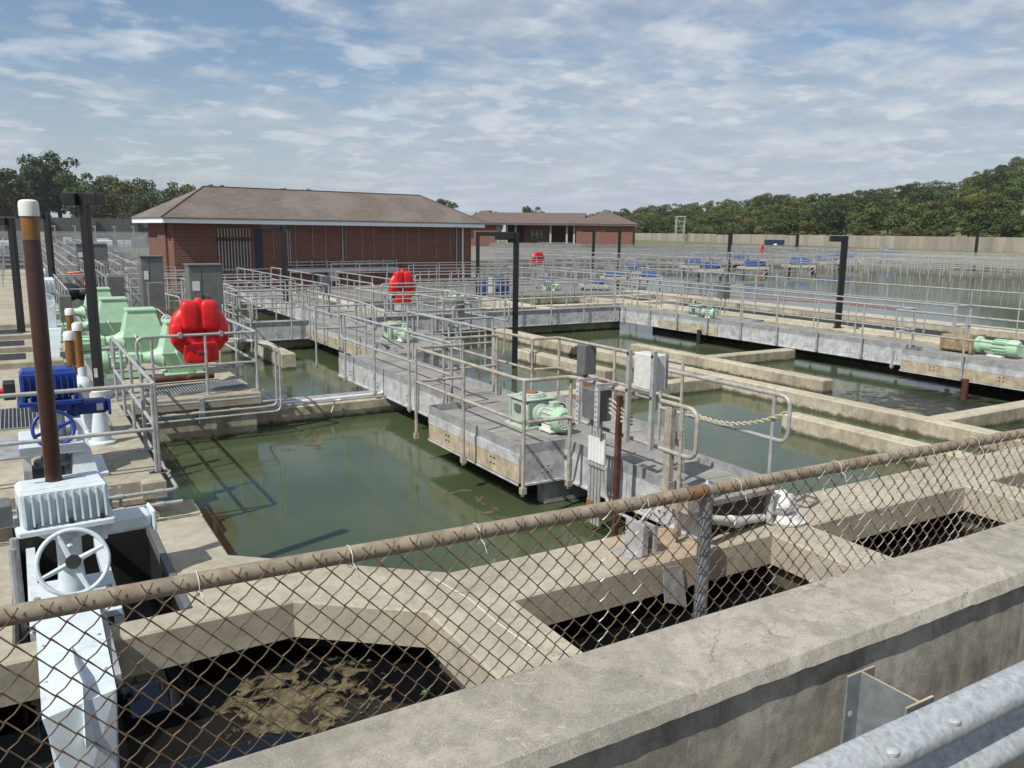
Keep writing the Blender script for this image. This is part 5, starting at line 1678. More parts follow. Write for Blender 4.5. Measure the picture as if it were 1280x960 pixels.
solo('scraper_blade', MB().add([(5.25, 5.80, -0.5), (5.5, 5.80, -0.52), (5.58, 5.78, -0.98), (5.28, 5.78, -0.86), (5.25, 5.81, -0.5), (5.5, 5.81, -0.52), (5.58, 5.79, -0.98), (5.28, 5.79, -0.86)],
                               [(0, 3, 2, 1), (4, 5, 6, 7), (0, 1, 5, 4), (1, 2, 6, 5), (2, 3, 7, 6), (3, 0, 4, 7)]), 'galv', 'bright steel plate fixed to the wall of the second opening, beside the pipe', 'plate')
solo('cord', MB().tube([(3.12, 6.55, -0.44), (3.2, 6.0, -0.44), (3.19, 5.5, -0.44), (3.22, 5.0, -0.44)], 0.006, 5), 'box_white', 'thin white cord lying along the concrete pier between the two openings', 'cord')
solo('leaning_rod', MB().tube([(-0.20, 7.2, -0.2), (-0.20, 7.25, 0.25)], 0.03, 8).tube([(-0.19, 7.6, -1.1), (-0.19, 7.6, 0.22)], 0.035, 8), 'galv_kick', 'dark conduit pair at the left edge beside the white actuator', 'conduit')

# ------------------------------------------------------------------ parapet, guard rail and road at the viewer's feet
PT = 1.40
g = MB()
prof = [(2.02, -2.6), (2.02, PT - 0.012), (2.008, PT), (1.668, PT), (1.655, PT - 0.006), (1.634, PT - 0.052), (1.662, PT - 0.066), (1.662, 0.2), (1.662, -2.6)]
xs = [-6, -2] + [0.0 + 0.045 * k for k in range(120)] + [6, 8, 14, 24]
rp = random.Random(9)
vs = []
jit = 0.0
for x in xs:
    jit = jit * 0.8 + rp.uniform(-0.0009, 0.0009)
    for k, (y, z) in enumerate(prof):
        chip = rp.uniform(-0.0015, 0.0015) + (0.006 * rp.random() if rp.random() < 0.06 else 0)
        if k in (3, 4):
            vs.append((x, y + chip + jit, z - abs(chip) * 0.6))
        elif k in (5, 6):
            vs.append((x, y + jit, z + jit * 1.2 + chip))
        else:
            vs.append((x, y, z))
n_ = len(prof)
fs = []
for i in range(len(xs) - 1):
    for k in range(n_ - 1):
        fs.append((i * n_ + k, (i + 1) * n_ + k, (i + 1) * n_ + k + 1, i * n_ + k + 1))
fs.append(tuple(range(n_)))
top = MB().add(vs, [tuple(reversed(f)) for f in fs])
me = top.mesh('parapet_wall', 'conc_parapet', (2, 1.85, -2.6))
me.materials.append(MATS['conc_face'])
for pgn in me.polygons:
    if abs(pgn.normal.y) > 0.9:
        c_ = pgn.center
        if c_.z + (-2.6) < PT - 0.05:
            pgn.material_index = 1
o = link('parapet_wall', me, None, (2, 1.85, -2.6))
tag(o, 'thick concrete parapet in the foreground with a streaked outer face', 'wall')
struct('road', MB().box(-40, 60, -12, 1.65, 0.1, 0.55), 'asphalt')
t = thing('guard_rail', 'galvanised steel crash barrier at the lower right corner', 'crash barrier', (3.0, 1.28, 0.55))


def wbeam(x0, x1, y0, off=0.0):
    # W section seen from behind; y grows towards the wall
    pr_ = [(0.055, 1.345), (0.052, 1.352), (0.02, 1.345), (-0.018, 1.322), (-0.03, 1.298), (-0.026, 1.27), (0.0, 1.245), (0.038, 1.225), (0.05, 1.20), (0.05, 1.185), (0.038, 1.165), (0.0, 1.14), (-0.026, 1.115), (-0.03, 1.09), (-0.018, 1.065), (0.02, 1.045), (0.052, 1.035)]
    fine = []
    for k in range(len(pr_) - 1):
        p0_, p1_, p2_, p3_ = pr_[max(k - 1, 0)], pr_[k], pr_[k + 1], pr_[min(k + 2, len(pr_) - 1)]
        for q in range(4):
            t_ = q / 4
            fine.append(tuple(0.5 * (2 * p1_[i] + (p2_[i] - p0_[i]) * t_ + (2 * p0_[i] - 5 * p1_[i] + 4 * p2_[i] - p3_[i]) * t_ ** 2 + (3 * p1_[i] - p0_[i] - 3 * p2_[i] + p3_[i]) * t_ ** 3) for i in (0, 1)))
    pr_ = fine + [pr_[-1]]
    pr_ = [(y + y0 + off, z - 0.018 - off * 0.6) for y, z in pr_]
    vs = [(x, y, z) for x in (x0, x1) for (y, z) in pr_] + [(x, y + 0.004, z - 0.001) for x in (x0, x1) for (y, z) in pr_]
    n_ = len(pr_)
    fs = []
    for k in range(n_ - 1):
        fs.append((k, k + 1, n_ + k + 1, n_ + k))
        fs.append((2 * n_ + k, 3 * n_ + k, 3 * n_ + k + 1, 2 * n_ + k + 1))
        fs.append((k, 2 * n_ + k, 2 * n_ + k + 1, k + 1))
        fs.append((n_ + k, n_ + k + 1, 3 * n_ + k + 1, 3 * n_ + k))
    fs += [(0, n_, 3 * n_, 2 * n_), (n_ - 1, 3 * n_ - 1, 4 * n_ - 1, 2 * n_ - 1)]
    return MB().add(vs, fs, False)


GY = 1.265
part('beam', wbeam(-0.6, 2.14, GY, 0.0), 'beam', t)
part('beam', wbeam(1.98, 5.6, GY, -0.0045), 'beam', t)
for bx in (2.03, 2.33):
    part('bolt', MB().lathe((bx, GY - 0.004, 1.312), [(0.028, -0.008), (0.0275, 0.0), (0.022, 0.005), (0.010, 0.008)], 18), 'beam', t)
for bx in (2.03, 2.33):
    part('bolt', MB().lathe((bx, GY - 0.01, 1.13), [(0.021, 0.0), (0.020, 0.005), (0.010, 0.011)], 14), 'beam', t)
for px_ in (2.33,):
    ib = MB()
    ib.box(px_ - 0.07, px_ + 0.07, 1.572, 1.580, 0.55, 1.31)
    ib.box(px_ - 0.07, px_ + 0.07, 1.36, 1.368, 0.55, 1.31)
    ib.box(px_ - 0.004, px_ + 0.004, 1.3682, 1.5718, 0.55, 1.3095)
    part('post', ib, 'ibeam', t)
    part('cut_edge', MB().box(px_ - 0.07, px_ + 0.07, 1.5722, 1.5798, 1.3102, 1.3118).box(px_ - 0.07, px_ + 0.07, 1.3602, 1.3678, 1.3102, 1.3118).box(px_ - 0.0035, px_ + 0.0035, 1.3684, 1.5716, 1.3097, 1.3112), 'tan_conc', t)
    part('bolt_hole', MB().cyl((px_ - 0.045, 1.5715, 1.17), (px_ - 0.045, 1.5709, 1.17), 0.011, 12), 'box_white', t)

# ------------------------------------------------------------------ chain link fence
metal('rust_sleeve', (0.17, 0.085, 0.045), 0.75, 0.0, 0.45, 0.3, 22)
FY = 2.085
zr = lambda x: 1.872 - 0.0165 * x
t = thing('chain_link_fence', 'rusty chain link fence with a thick top pipe, fixed behind the parapet', 'fence', (2, FY, 1.2))
for (a, b_) in ((-1.2, 2.03), (2.032, 5.2)):
    part('top_rail', MB().tube([(a, FY, zr(a)), ((a + b_) / 2, FY, zr((a + b_) / 2) + 0.004), (b_, FY, zr(b_))], 0.0235, 14), 'fence_rail', t)
part('rail_sleeve', MB().cyl((1.98, FY, zr(1.93)), (2.075, FY, zr(2.075)), 0.0255, 14), 'rust_sleeve', t)
part('post', MB().cyl((2.085, FY + 0.005, -0.2), (2.085, FY + 0.005, zr(2.08) - 0.03), 0.025, 16), 'fence_post', t)
part('post_cap', MB().lathe((2.085, FY + 0.005, zr(2.08) - 0.03), [(0.028, 0), (0.028, 0.035), (0.024, 0.048), (0.010, 0.056), (0.004, 0.07)], 14), 'galv_kick', t)
part('post', MB().cyl((4.62, FY + 0.005, -0.2), (4.62, FY + 0.005, zr(4.6) - 0.03), 0.031, 16), 'galv', t)
wm = MB()
wb = MB()
sp_ = 0.0352
i0 = int(-0.9 / sp_)
rw = random.Random(11)
for i in range(i0, int(5.0 / sp_)):
    x0 = i * sp_
    top_z = zr(x0) + 0.012
    nseg = 24
    vs = []
    wob = rw.uniform(-0.0015, 0.0015)
    for k in range(nseg * 2 + 1):
        s_ = k / 2
        kk = int(s_)
        fr = s_ - kk
        # zigzag between x0 and x0 + sp_
        ph = (kk + i) % 2
        xa, xb = (x0, x0 + sp_) if ph == 0 else (x0 + sp_, x0)
        x = xa + (xb - xa) * fr
        z = top_z - s_ * sp_ * 1.02
        y = FY - 0.034 + (0.004 if (k % 2 == 0) else 0.0) * (1 if ph == 0 else -1) + wob
        bow = 0.0025 if k % 2 else 0
        vs.append((x + bow, y, z - bow + 0.001 * math.sin(x * 9 + z * 5)))
    (wb if (x0 > 1.55 and rw.random() < 0.15 + 0.2 * (x0 - 1.55)) else wm).tube(vs, 0.00195, 5, False)
    # twisted barbs over the rail
    xa = x0 + (sp_ if i % 2 else 0)
    if i % 2 == 0:
        for sgn in (-1, 1):
            wm.tube([(x0, FY - 0.034, top_z - 0.004), (x0 + sgn * 0.006, FY - 0.032, top_z + 0.006), (x0 + sgn * 0.013, FY - 0.026, top_z + 0.017 + rw.uniform(-0.003, 0.004))], 0.0019, 5, False)
o = part('wire_mesh', wm, 'wire', t)
o['kind'] = 'stuff'
o = part('wire_mesh', wb, 'wire_glint', t)
o['kind'] = 'stuff'
for xx in (0.33, 0.73, 1.13, 1.78, 2.22, 2.78, 3.4, 3.75):
    zc_ = zr(xx)
    part('cable_tie', MB().torus((xx, FY - 0.003, zc_ - 0.002), 0.031, 0.0012, 22, 5, 'X').tube([(xx, FY - 0.037, zc_ - 0.01), (xx + 0.004, FY - 0.05, zc_ - 0.02), (xx + 0.012, FY - 0.052, zc_ - 0.05)], 0.0015, 4), 'box_white', t)
solo('loose_tie', MB().tube(rounded([(1.17, FY - 0.05, 1.78), (1.16, FY - 0.05, 1.72), (1.10, FY - 0.048, 1.69), (1.03, FY - 0.046, 1.70)], 0.04), 0.0012, 5), 'galv', 'loose white plastic tie curling through the fence wires, left of the post', 'cable tie')


# ------------------------------------------------------------------ brick buildings
def hip_roof(mb, x0, x1, y0, y1, z0, z1, inset):
    vs = [(x0, y0, z0), (x1, y0, z0), (x1, y1, z0), (x0, y1, z0), (x0 + inset, (y0 + y1) / 2, z1), (x1 - inset, (y0 + y1) / 2, z1)]
    mb.add(vs, [(0, 1, 5, 4), (1, 2, 5), (2, 3, 4, 5), (3, 0, 4), (3, 2, 1, 0)])


th = R(7.0)
b1 = thing('brick_building', 'long low brick building with a hipped brown shingle roof and white fascia', 'building', (6.98, 44.9, -0.45))
BASE[b1.name] = Vector((0, 0, 0))
L1, D1, H1 = 18.3, 4.6, 3.45
part('wall', MB().box(0, L1, 0, 0.3, 0, H1), 'brick_wall', b1)
part('wall', MB().box(0, 0.3, 0.302, D1, 0, H1), 'brick_wall', b1)
part('wall', MB().box(L1 - 0.3, L1, 0.302, D1, 0, H1), 'brick_wall', b1)
part('wall', MB().box(0.302, L1 - 0.302, D1 - 0.3, D1, 0, H1), 'brick_wall', b1)
part('brick_pier', MB().box(-0.12, -0.002, 1.0, 2.4, 0, H1 - 0.001), 'brick_wall', b1)
part('soffit', MB().box(-0.58, L1 + 0.58, -0.58, D1 + 0.58, H1 + 0.001, H1 + 0.05), 'fascia_white', b1)
part('fascia', MB().box(-0.63, L1 + 0.63, -0.63, -0.585, H1 - 0.03, H1 + 0.25).box(-0.63, -0.585, -0.584, D1 + 0.63, H1 - 0.03, H1 + 0.25).box(L1 + 0.585, L1 + 0.63, -0.584, D1 + 0.63, H1 - 0.03, H1 + 0.25), 'fascia_white', b1)
g = MB()
hip_roof(g, -0.72, L1 + 0.72, -0.72, D1 + 0.72, H1 + 0.252, H1 + 1.93, 3.1)
part('roof', g, 'shingle', b1)
part('hip_cap', MB().tube([(-0.72, -0.72, H1 + 0.26), (2.38, D1 / 2, H1 + 1.94)], 0.05, 4).tube([(2.38, D1 / 2, H1 + 1.94), (L1 - 2.38, D1 / 2, H1 + 1.94)], 0.05, 4).tube([(L1 + 0.72, -0.72, H1 + 0.26), (L1 - 2.38, D1 / 2, H1 + 1.94)], 0.05, 4), 'shingle_dark', b1)
for k in range(11):
    x = 2.25 + 0.20 * k * 0.82
    part('wall_conduit', MB().tube([(x, -0.05, 0.9), (x, -0.05, H1 - 0.25)], 0.035, 6), 'galv_far', b1)
part('conduit_strap', MB().box(2.15, 4.05, -0.115, -0.10, 2.55, 2.72), 'rust_red', b1)
for k in range(4):
    part('wall_conduit', MB().tube([(5.75 + 0.13 * k, -0.05, 1.2), (5.75 + 0.13 * k, -0.05, H1 - 0.3)], 0.03, 6), 'galv_far', b1)
part('door', MB().box(4.2, 4.6, -0.03, -0.002, 0.2, H1 - 0.3), 'navy', b1)
for z in (1.05, 1.22, 1.39):
    part('wall_conduit', MB().tube([(-0.2 if z < 1.1 else 6.0, -0.1, z), (12.6, -0.1, z)], 0.045, 6), 'galv_far', b1)
part('cable_tray', MB().box(6.0, 12.8, -0.28, -0.2, 0.82, 1.02), 'galv_far', b1)
for k in range(8):
    part('tray_bracket', MB().box(6.4 + 0.9 * k, 6.46 + 0.9 * k, -0.2, -0.001, 0.75, 1.5), 'galv', b1)
for x in (9.3, 17.15):
    part('wall_conduit', MB().tube([(x, -0.05, 0.5), (x, -0.05, H1 - 0.1)], 0.04, 6), 'galv_far', b1)
for k in range(12):
    x = 5.2 + 1.02 * k + (0.25 if k % 3 else 0)
    part('wall_conduit', MB().tube([(x, -0.03, 1.5), (x, -0.03, H1 - 0.05)], 0.014, 5), 'galv_kick', b1)
part('downpipe', MB().tube([(17.6, -0.07, 0.1), (17.6, -0.07, H1 - 0.05)], 0.05, 6), 'fascia_white', b1)
part('roof_vent', MB().cyl((7.0, 1.2, H1 + 0.9), (7.0, 1.2, H1 + 1.25), 0.08, 8).cyl((12.4, 1.5, H1 + 1.0), (12.4, 1.5, H1 + 1.35), 0.08, 8), 'galv_kick', b1)
part('gutter', MB().box(-0.64, L1 + 0.64, -0.66, -0.631, H1 + 0.17, H1 + 0.25), 'galv_kick', b1)
lv = MB()
for (x, z) in ((12.5, -0.0), (12.5, 0.25)):
    lv.box(x, x + 0.5, -0.02, -0.002, 0.05 + z, 0.22 + z)
part('louvre', lv, 'dark', b1)
part('louvre', MB().box(-0.02, -0.002, 0.35, 0.75, 2.55, 2.9), 'dark', b1)
part('service_box', MB().box(8.3, 8.9, -0.25, -0.002, 0.3, 0.85), 'galv_far', b1)
part('service_box', MB().box(7.6, 8.1, -0.2, -0.002, 0.3, 0.8), 'box_grey', b1)
b1.rotation_euler = (0, 0, th)
g = MB()
g.slab([(6.0, 43.2), (26.0, 45.6), (25.5, 49.5), (5.4, 47.2)], -1.0, -0.448)
struct('building_apron', g, 'conc_far')

ph = R(-42)
ex = Vector((math.cos(ph), math.sin(ph)))
C2 = Vector((114.5, 141.0))
o2 = C2 - ex * 38.5
b2 = thing('brick_building', 'far red brick building with two hipped pavilions and an open porch between', 'building', (o2.x, o2.y, -0.5))
BASE[b2.name] = Vector((0, 0, 0))
H2 = 4.75


def wall_with(x0, x1, y, z0, z1, holes, mat='brick_wall'):
    mb = MB()
    cur = x0
    for (a, b_, c, d) in holes:
        mb.box(cur, a, y, y + 0.3, z0, z1)
        mb.box(a + 0.001, b_ - 0.001, y, y + 0.3, z0, c)
        mb.box(a + 0.001, b_ - 0.001, y, y + 0.3, d, z1)
        cur = b_
    mb.box(cur, x1, y, y + 0.3, z0, z1)
    return mb


part('wall', MB().box(26.3, 38.5, 0, 10.5, 0, H2), 'brick_wall', b2)
part('wall', wall_with(0.0, 8.4, 0.0, 0, H2, [(1.6, 3.4, 1.7, 3.3)]), 'brick_wall', b2)
part('wall', wall_with(14.0, 20.0, 4.0, 0, H2, [(15.8, 18.2, 1.9, 3.6)]), 'brick_wall', b2)
part('wall', MB().box(20.0, 26.2, 6.0, 6.3, 0, H2), 'rust_red', b2)
part('wall', MB().box(0.0, 0.3, 0.302, 10.5, 0, H2), 'brick_wall', b2)
for x in (8.6, 10.6, 12.6):
    part('column', MB().box(x, x + 0.35, 0.5, 0.85, 0, H2), 'galv_far', b2)
for x in (20.4, 24.0, 25.6):
    part('column', MB().box(x, x + 0.4, 0.4, 0.8, 0, H2), 'galv_far', b2)
part('porch_back', MB().box(9, 13.8, 8, 8.3, 0, H2), 'dark', b2)
for (a, b_) in ((1.6, 3.4),):
    part('window', MB().box(a, b_, 0.12, 0.16, 1.7, 3.3), 'glass', b2)
wf = part('window', MB().box(15.8, 18.2, 4.12, 4.16, 1.9, 3.6), 'glass', b2)
part('window_frame', MB().box(15.8, 15.9, 4.05, 4.119, 1.9, 3.6).box(18.1, 18.2, 4.05, 4.119, 1.9, 3.6).box(16.95, 17.05, 4.05, 4.119, 1.9, 3.6).box(15.91, 16.94, 4.05, 4.119, 2.7, 2.76).box(17.06, 18.09, 4.05, 4.119, 2.7, 2.76), 'fascia_white', wf)
part('side_window', MB().box(38.502, 38.53, 3.0, 4.2, 1.3, 3.1).box(38.502, 38.53, 4.8, 6.0, 1.3, 3.1), 'dark', b2)
part('fascia', MB().box(-0.9, 39.5, -0.95, -0.9, H2 - 0.05, H2 + 0.35).box(39.45, 39.5, -0.899, 11.5, H2 - 0.05, H2 + 0.35), 'shingle_dark', b2)
part('soffit', MB().box(-0.9, 39.44, -0.89, 11.4, H2 + 0.01, H2 + 0.06), 'shingle_dark', b2)
g = MB()
hip_roof(g, 7.0, 28.0, -1.0, 11.5, H2 + 0.36, H2 + 2.75, 0.2)
part('roof', g, 'shingle_dark', b2)
for (a, b_) in ((-1.0, 10.5), (25.0, 39.6)):
    g = MB()
    hip_roof(g, a, b_, -1.04, 11.54, H2 + 0.352, H2 + 3.15, (b_ - a) / 2 - 0.3)
    part('pavilion_roof', g, 'shingle_dark', b2)
rb_ = MB()
for z in (1.0, 0.5):
    rb_.box(18, 26, -0.6, -0.52, z - 0.03, z + 0.03)
for k in range(8):
    rb_.box(18 + 1.1 * k, 18.06 + 1.1 * k, -0.6, -0.52, 0, 1.0)
part('porch_rail', rb_, 'galv_far', b2)
part('ramp_wall', MB().box(8, 28, -3.2, -3.0, 0, 0.9).box(16, 24, -5.0, -4.8, 0, 0.7), 'conc_far', b2)
b2.rotation_euler = (0, 0, ph)

# ------------------------------------------------------------------ blue drives in the distance
def blue_drive(label, x, y, s=1.0):
    t = thing('blue_drive', label, 'machine', (x, y, -0.46), 'blue drive units on distant platforms')
    BASE[t.name] = Vector((0, 0, 0))
    part('platform', MB().box(-1.5, 1.5, -1.0, 1.0, 0.25, 0.48), 'conc_pale', t)
    part('hood', MB().slab([(-0.85, -0.45), (0.85, -0.45), (0.85, 0.45), (-0.85, 0.45)], 0.5, 1.15, 0.2), 'blue_hood', t)
    part('motor', MB().cyl((0.86, 0, 0.8), (1.25, 0, 0.8), 0.25, 10), 'blue_hood', t)
    part('gear_stand', MB().box(-0.3, 0.1, 0.55, 0.9, 0.5, 1.7).cyl((-0.6, 0.7, 0.5), (-0.6, 0.7, 1.55), 0.1, 8), 'galv_kick', t)
    part('post', MB().box(-1.3, -1.1, -0.9, -0.7, -0.4, 0.249).box(1.1, 1.3, -0.9, -0.7, -0.4, 0.249), 'dark', t)
    br_ = MB()
    br_.tube([(1.45, -1.0, 0.25), (0.7, -1.0, -0.35)], 0.05, 4)
    part('brace', br_, 'galv_far', t)
    t.scale = (s, s, s)
    t.rotation_euler = (0, 0, R(-31))
    return t


bd = blue_drive('blue drive unit just right of the small red ring case, below the far building', 28.5, 38.5, 0.52)
spots = [((26.7, 40.6), 0.60, 'faint blue drive unit left of the others, under the small red ring case'),
         ((34.4, 44.3), 0.72, 'blue drive unit below the left of two lamp posts'),
         ((36.6, 43.2), 0.72, 'blue drive unit right of the pair of lamp posts'),
         ((41.5, 50.5), 0.85, 'blue drive unit partly hidden by a grey stand'),
         ((48.8, 50.2), 0.95, 'large blue drive unit at the foot of a distant lamp post'),
         ((52.5, 56.0), 1.0, 'small blue drive unit half behind the row, left'),
         ((55.8, 51.9), 1.05, 'large blue drive unit left of the tiny red ring case'),
         ((66.5, 64.0), 1.15, 'faint blue drive unit behind the tiny red ring case'),
         ((63.2, 53.2), 1.15, 'blue drive unit with a diagonal brace right of the tiny red ring case'),
         ((73.5, 58.5), 1.3, 'blue drive unit second from the right end of the row'),
         ((80.5, 61.5), 1.4, 'blue drive unit just left of the right-hand lamp post'),
         ((95.0, 66.0), 1.4, 'last blue drive unit, right of the lamp post')]
for (x, y), s, lb in spots:
    dup(bd, (x, y, -0.46), lb, sc=(s * 0.78, s * 0.78, s * 0.85))
t = thing('storage_bin', 'blue bin with a white side, left of the double lamp posts', 'bin', (20.6, 37.2, -0.5))
part('bin_body', MB().box(20.3, 20.75, 37.0, 37.5, -0.45, 0.45, c=0.03), 'blue_hood', t)
part('white_side', MB().box(20.76, 21.0, 37.0, 37.5, -0.45, 0.4, c=0.02), 'fascia_white', t)
t = thing('storage_bin', 'second blue bin, dark blue, close to the tall middle lamp post', 'bin', (21.8, 37.0, -0.5))
part('bin_body', MB().box(21.45, 21.95, 36.9, 37.5, -0.45, 0.40, c=0.03), 'blue_hood', t)
part('bin_lid', MB().box(21.42, 21.98, 36.87, 37.53, 0.401, 0.44), 'blue_paint', t)
solo('floating_pipe', MB().tube([(31.5, 36.5, -0.55), (35.0, 26.5, -0.55), (34.6, 23, -0.55)], 0.035, 6), 'red_pipe', 'long thin red pipe along the edge of the right-hand pool', 'pipe')
t = thing('screen_board', 'dark board on legs with a white spot in front of the flood wall', 'board', (119, 106, -0.5))
BASE[t.name] = Vector((0, 0, 0))
part('board', MB().box(-1.75, 1.75, 0, 0.3, 1.25, 2.35, c=0.02), 'navy', t)
part('lower_board', MB().box(-1.75, 1.75, 0, 0.3, 0.7, 1.0), 'navy', t)
part('post', MB().box(-1.7, -1.5, 0.1, 0.2, 0, 1.249).box(1.5, 1.7, 0.1, 0.2, 0, 1.249), 'galv_kick', t)
part('white_spot', MB().box(-0.1, 0.45, -0.03, -0.001, 1.4, 1.65), 'fascia_white', t)
t.rotation_euler = (0, 0, R(-42))


def tower(label, x, y, z, w_, h_, rz):
    t = thing('steel_tower', label, 'tower', (x, y, z))
    BASE[t.name] = Vector((0, 0, 0))
    for a in (-w_, w_):
        for b_ in (-w_ * 0.5, w_ * 0.5):
            part('leg', MB().box(a - 0.12, a + 0.12, b_ - 0.12, b_ + 0.12, 0, h_), 'galv_far', t)
    for k in range(4):
        zz_ = h_ * (1 - 0.17 * k)
        part('cross_beam', MB().box(-w_ - 0.3, w_ + 0.3, -w_ * 0.5 - 0.2, -w_ * 0.5 - 0.122, zz_ - 0.15, zz_), 'galv_far', t)
    part('deck', MB().box(-w_ - 0.3, w_ + 0.3, -w_ * 0.5, w_ * 0.5, h_ + 0.001, h_ + 0.2), 'galv_far', t)
    part('brace', MB().tube([(-w_, -w_ * 0.5, h_), (w_, -w_ * 0.5, h_ * 0.3)], 0.09, 4), 'galv_far', t)
    t.rotation_euler = (0, 0, rz)


tower('grey steel frame tower behind the flood wall, in front of the wooded hill', 184, 203, -0.5, 1.3, 8.6, R(-25))
tower('grey steel frame at the right edge behind the flood wall', 152, 75, -0.5, 1.5, 6.2, R(-60))
LS = None
for k in range(14):
    x = -6 + 6.2 * k
    if LS is None:
        LS = MB().box(0, 0.35, 0, 0.3, 0, 3.3).box(-0.7, 0.5, 0, 0.3, 3.301, 3.7).mesh('light_standard', 'galv_far')
    o = link('light_standard', LS, None, (x, 322 + 0.1 * x, -0.76))
    tag(o, 'small pale hooked light standard along the dark far wall', 'light', 'pale light standards along the dark far wall')

# ------------------------------------------------------------------ trees
def make_tree(seed, h, rad, leaf, mat, dens=1500, squat=1.0):
    """returns (trunk mesh, crown mesh); crown = many leaf-sized faces in uneven clumps"""
    r_ = random.Random(seed)
    tr = MB()
    tr.tube([(0, 0, -1), (0.1, 0, h * 0.25), (0.0, 0.15, h * 0.55), (0.1, 0, h * 0.8)], 0.035 * h, 7, True, 0.006 * h)
    clumps = []
    nb_ = 15
    for i in range(nb_):
        a = r_.uniform(0, 2 * pi)
        u = (i + 0.5) / nb_
        zc = h * (0.30 + 0.62 * u)
        env = math.sin(pi * min(1, 0.22 + 0.78 * (1 - u) ** 0.75)) ** 0.6
        rr = rad * (0.15 + 0.62 * r_.random()) * max(env, 0.25)
        cr = rad * r_.uniform(0.27, 0.46) * (0.75 + 0.35 * (1 - u))
        clumps.append((rr * math.cos(a), rr * math.sin(a), zc, cr))
        tr.tube([(0, 0, zc * 0.6), (rr * 0.5 * math.cos(a), rr * 0.5 * math.sin(a), zc * 0.82), (rr * math.cos(a), rr * math.sin(a), zc)], 0.012 * h, 4, False, 0.004 * h)
    clumps.append((0, 0, h * 0.6, rad * 0.5))
    cr_ = MB()
    tot = sum(c[3] ** 2 for c in clumps)
    for (cx, cy, cz, c) in clumps:
        m_ = int(dens * c * c / tot)
        for k in range(m_):
            d = Vector((r_.gauss(0, 1), r_.gauss(0, 1), r_.gauss(0, 1))).normalized()
            if d.z < -0.55:
                d.z *= -0.4
            q = Vector((cx, cy, cz)) + Vector((d.x, d.y, d.z * 0.78 * squat)) * c * (0.78 + 0.3 * r_.random() + (0.15 if r_.random() < 0.12 else 0))
            n_ = (d + Vector((r_.gauss(0, 1), r_.gauss(0, 1), r_.gauss(0, 1))) * 0.55).normalized()
            a = n_.orthogonal().normalized()
            b_ = n_.cross(a)
            an = r_.uniform(0, pi)
            a, b_ = a * math.cos(an) + b_ * math.sin(an), b_ * math.cos(an) - a * math.sin(an)
            s_ = leaf * r_.uniform(0.6, 1.3)
            cr_.add([q + a * s_, q + b_ * s_ * 0.6, q - a * s_ * 0.9, q - b_ * s_ * 0.6], [(0, 1, 2, 3)])
    return tr.mesh('trunk', 'bark'), cr_.mesh('crown', mat)


KINDS = []
for i, (h, rad, mat) in enumerate(((14, 5.6, 0), (12, 5.2, 1), (13, 5.0, 2), (15, 5.2, 3), (11, 5.5, 1), (12, 4.6, 0), (9, 4.2, 2), (14, 6.0, 1))):
    KINDS.append((make_tree(40 + i, h, rad, 0.30, LEAF[mat], 3800), h))


def plant_tree(kind, x, y, z, s, label, group, rz=0.0, sz=1.0):
    (tm, cm), h = KINDS[kind]
    t = bpy.data.objects.new('tree', None)
    C.objects.link(t)
    t.location = (x, y, z)
    t.rotation_euler = (0, 0, rz)
    t.scale = (s, s, s * sz)
    tag(t, label, 'tree', group)
    a = link('trunk', tm, t)
    b_ = link('crown', cm, t)
    return t


ct = Vector((0, 0, 2.75))


def at(px, D, off=0):
    """world x, y at forward distance D along a compass bearing given as picture column"""
    lat = (px - 640) / 1030.0 * D
    return (r0.x * lat + math.sin(A_) * D, r0.y * lat + math.cos(A_) * D)


KL = ['dark green leafy tree', 'mid green leafy tree', 'yellowish green leafy tree', 'very dark green tree', 'broad mid green tree', 'dark green rounded tree', 'small yellowish tree', 'tall mid green tree']
hor = lambda px: 289 + (px - 640) * 0.0122
left_trees = [(-60, 226, 0), (-20, 216, 3), (8, 206, 3), (38, 205, 5), (66, 188, 3), (84, 196, 0), (104, 214, 5), (132, 218, 1), (150, 220, 2), (168, 226, 2), (188, 222, 3), (207, 232, 5), (232, 226, 2), (250, 240, 1), (120, 234, 7), (50, 226, 1), (20, 234, 4), (175, 240, 0), (215, 244, 2),
              (283, 230, 5), (362, 234, 2), (378, 236, 1), (545, 247, 3), (557, 249, 3), (662, 257, 5), (602, 262, 1), (620, 263, 2), (-100, 215, 7), (-140, 220, 0)]
for i, (px, ty, k) in enumerate(left_trees):
    D = 372 + (i * 37 % 11) * 4 if px < 500 else 420
    if px >= 280 and px < 500:
        D = 380
    x, y = at(px, D)
    top = 2.75 + (hor(px) - ty) / 1050.0 * D
    h = KINDS[k][1]
    z0 = -1.5
    s = (top - z0) / h
    plant_tree(k, x, y, z0, s, KL[k] + (' in the row behind the far left wall' if px < 270 else ' showing over the roofs in the distance'),
               ('trees behind the far left wall, ' if px < 270 else 'distant trees over the roofs, ') + KL[k], i * 1.7, 1.0)

# wooded hill
prof_px = [(700, 276), (780, 262), (810, 256), (850, 254), (900, 249), (960, 243), (1000, 246), (1050, 240), (1080, 236), (1110, 232), (1140, 230), (1175, 228), (1200, 218), (1230, 209), (1262, 194), (1285, 179), (1340, 172), (1420, 180), (1600, 170)]


def crest(px):
    for (a, b_) in zip(prof_px, prof_px[1:]):
        if a[0] <= px <= b_[0]:
            t_ = (px - a[0]) / (b_[0] - a[0])
            return a[1] + (b_[1] - a[1]) * t_
    return prof_px[0][1] if px < prof_px[0][0] else prof_px[-1][1]


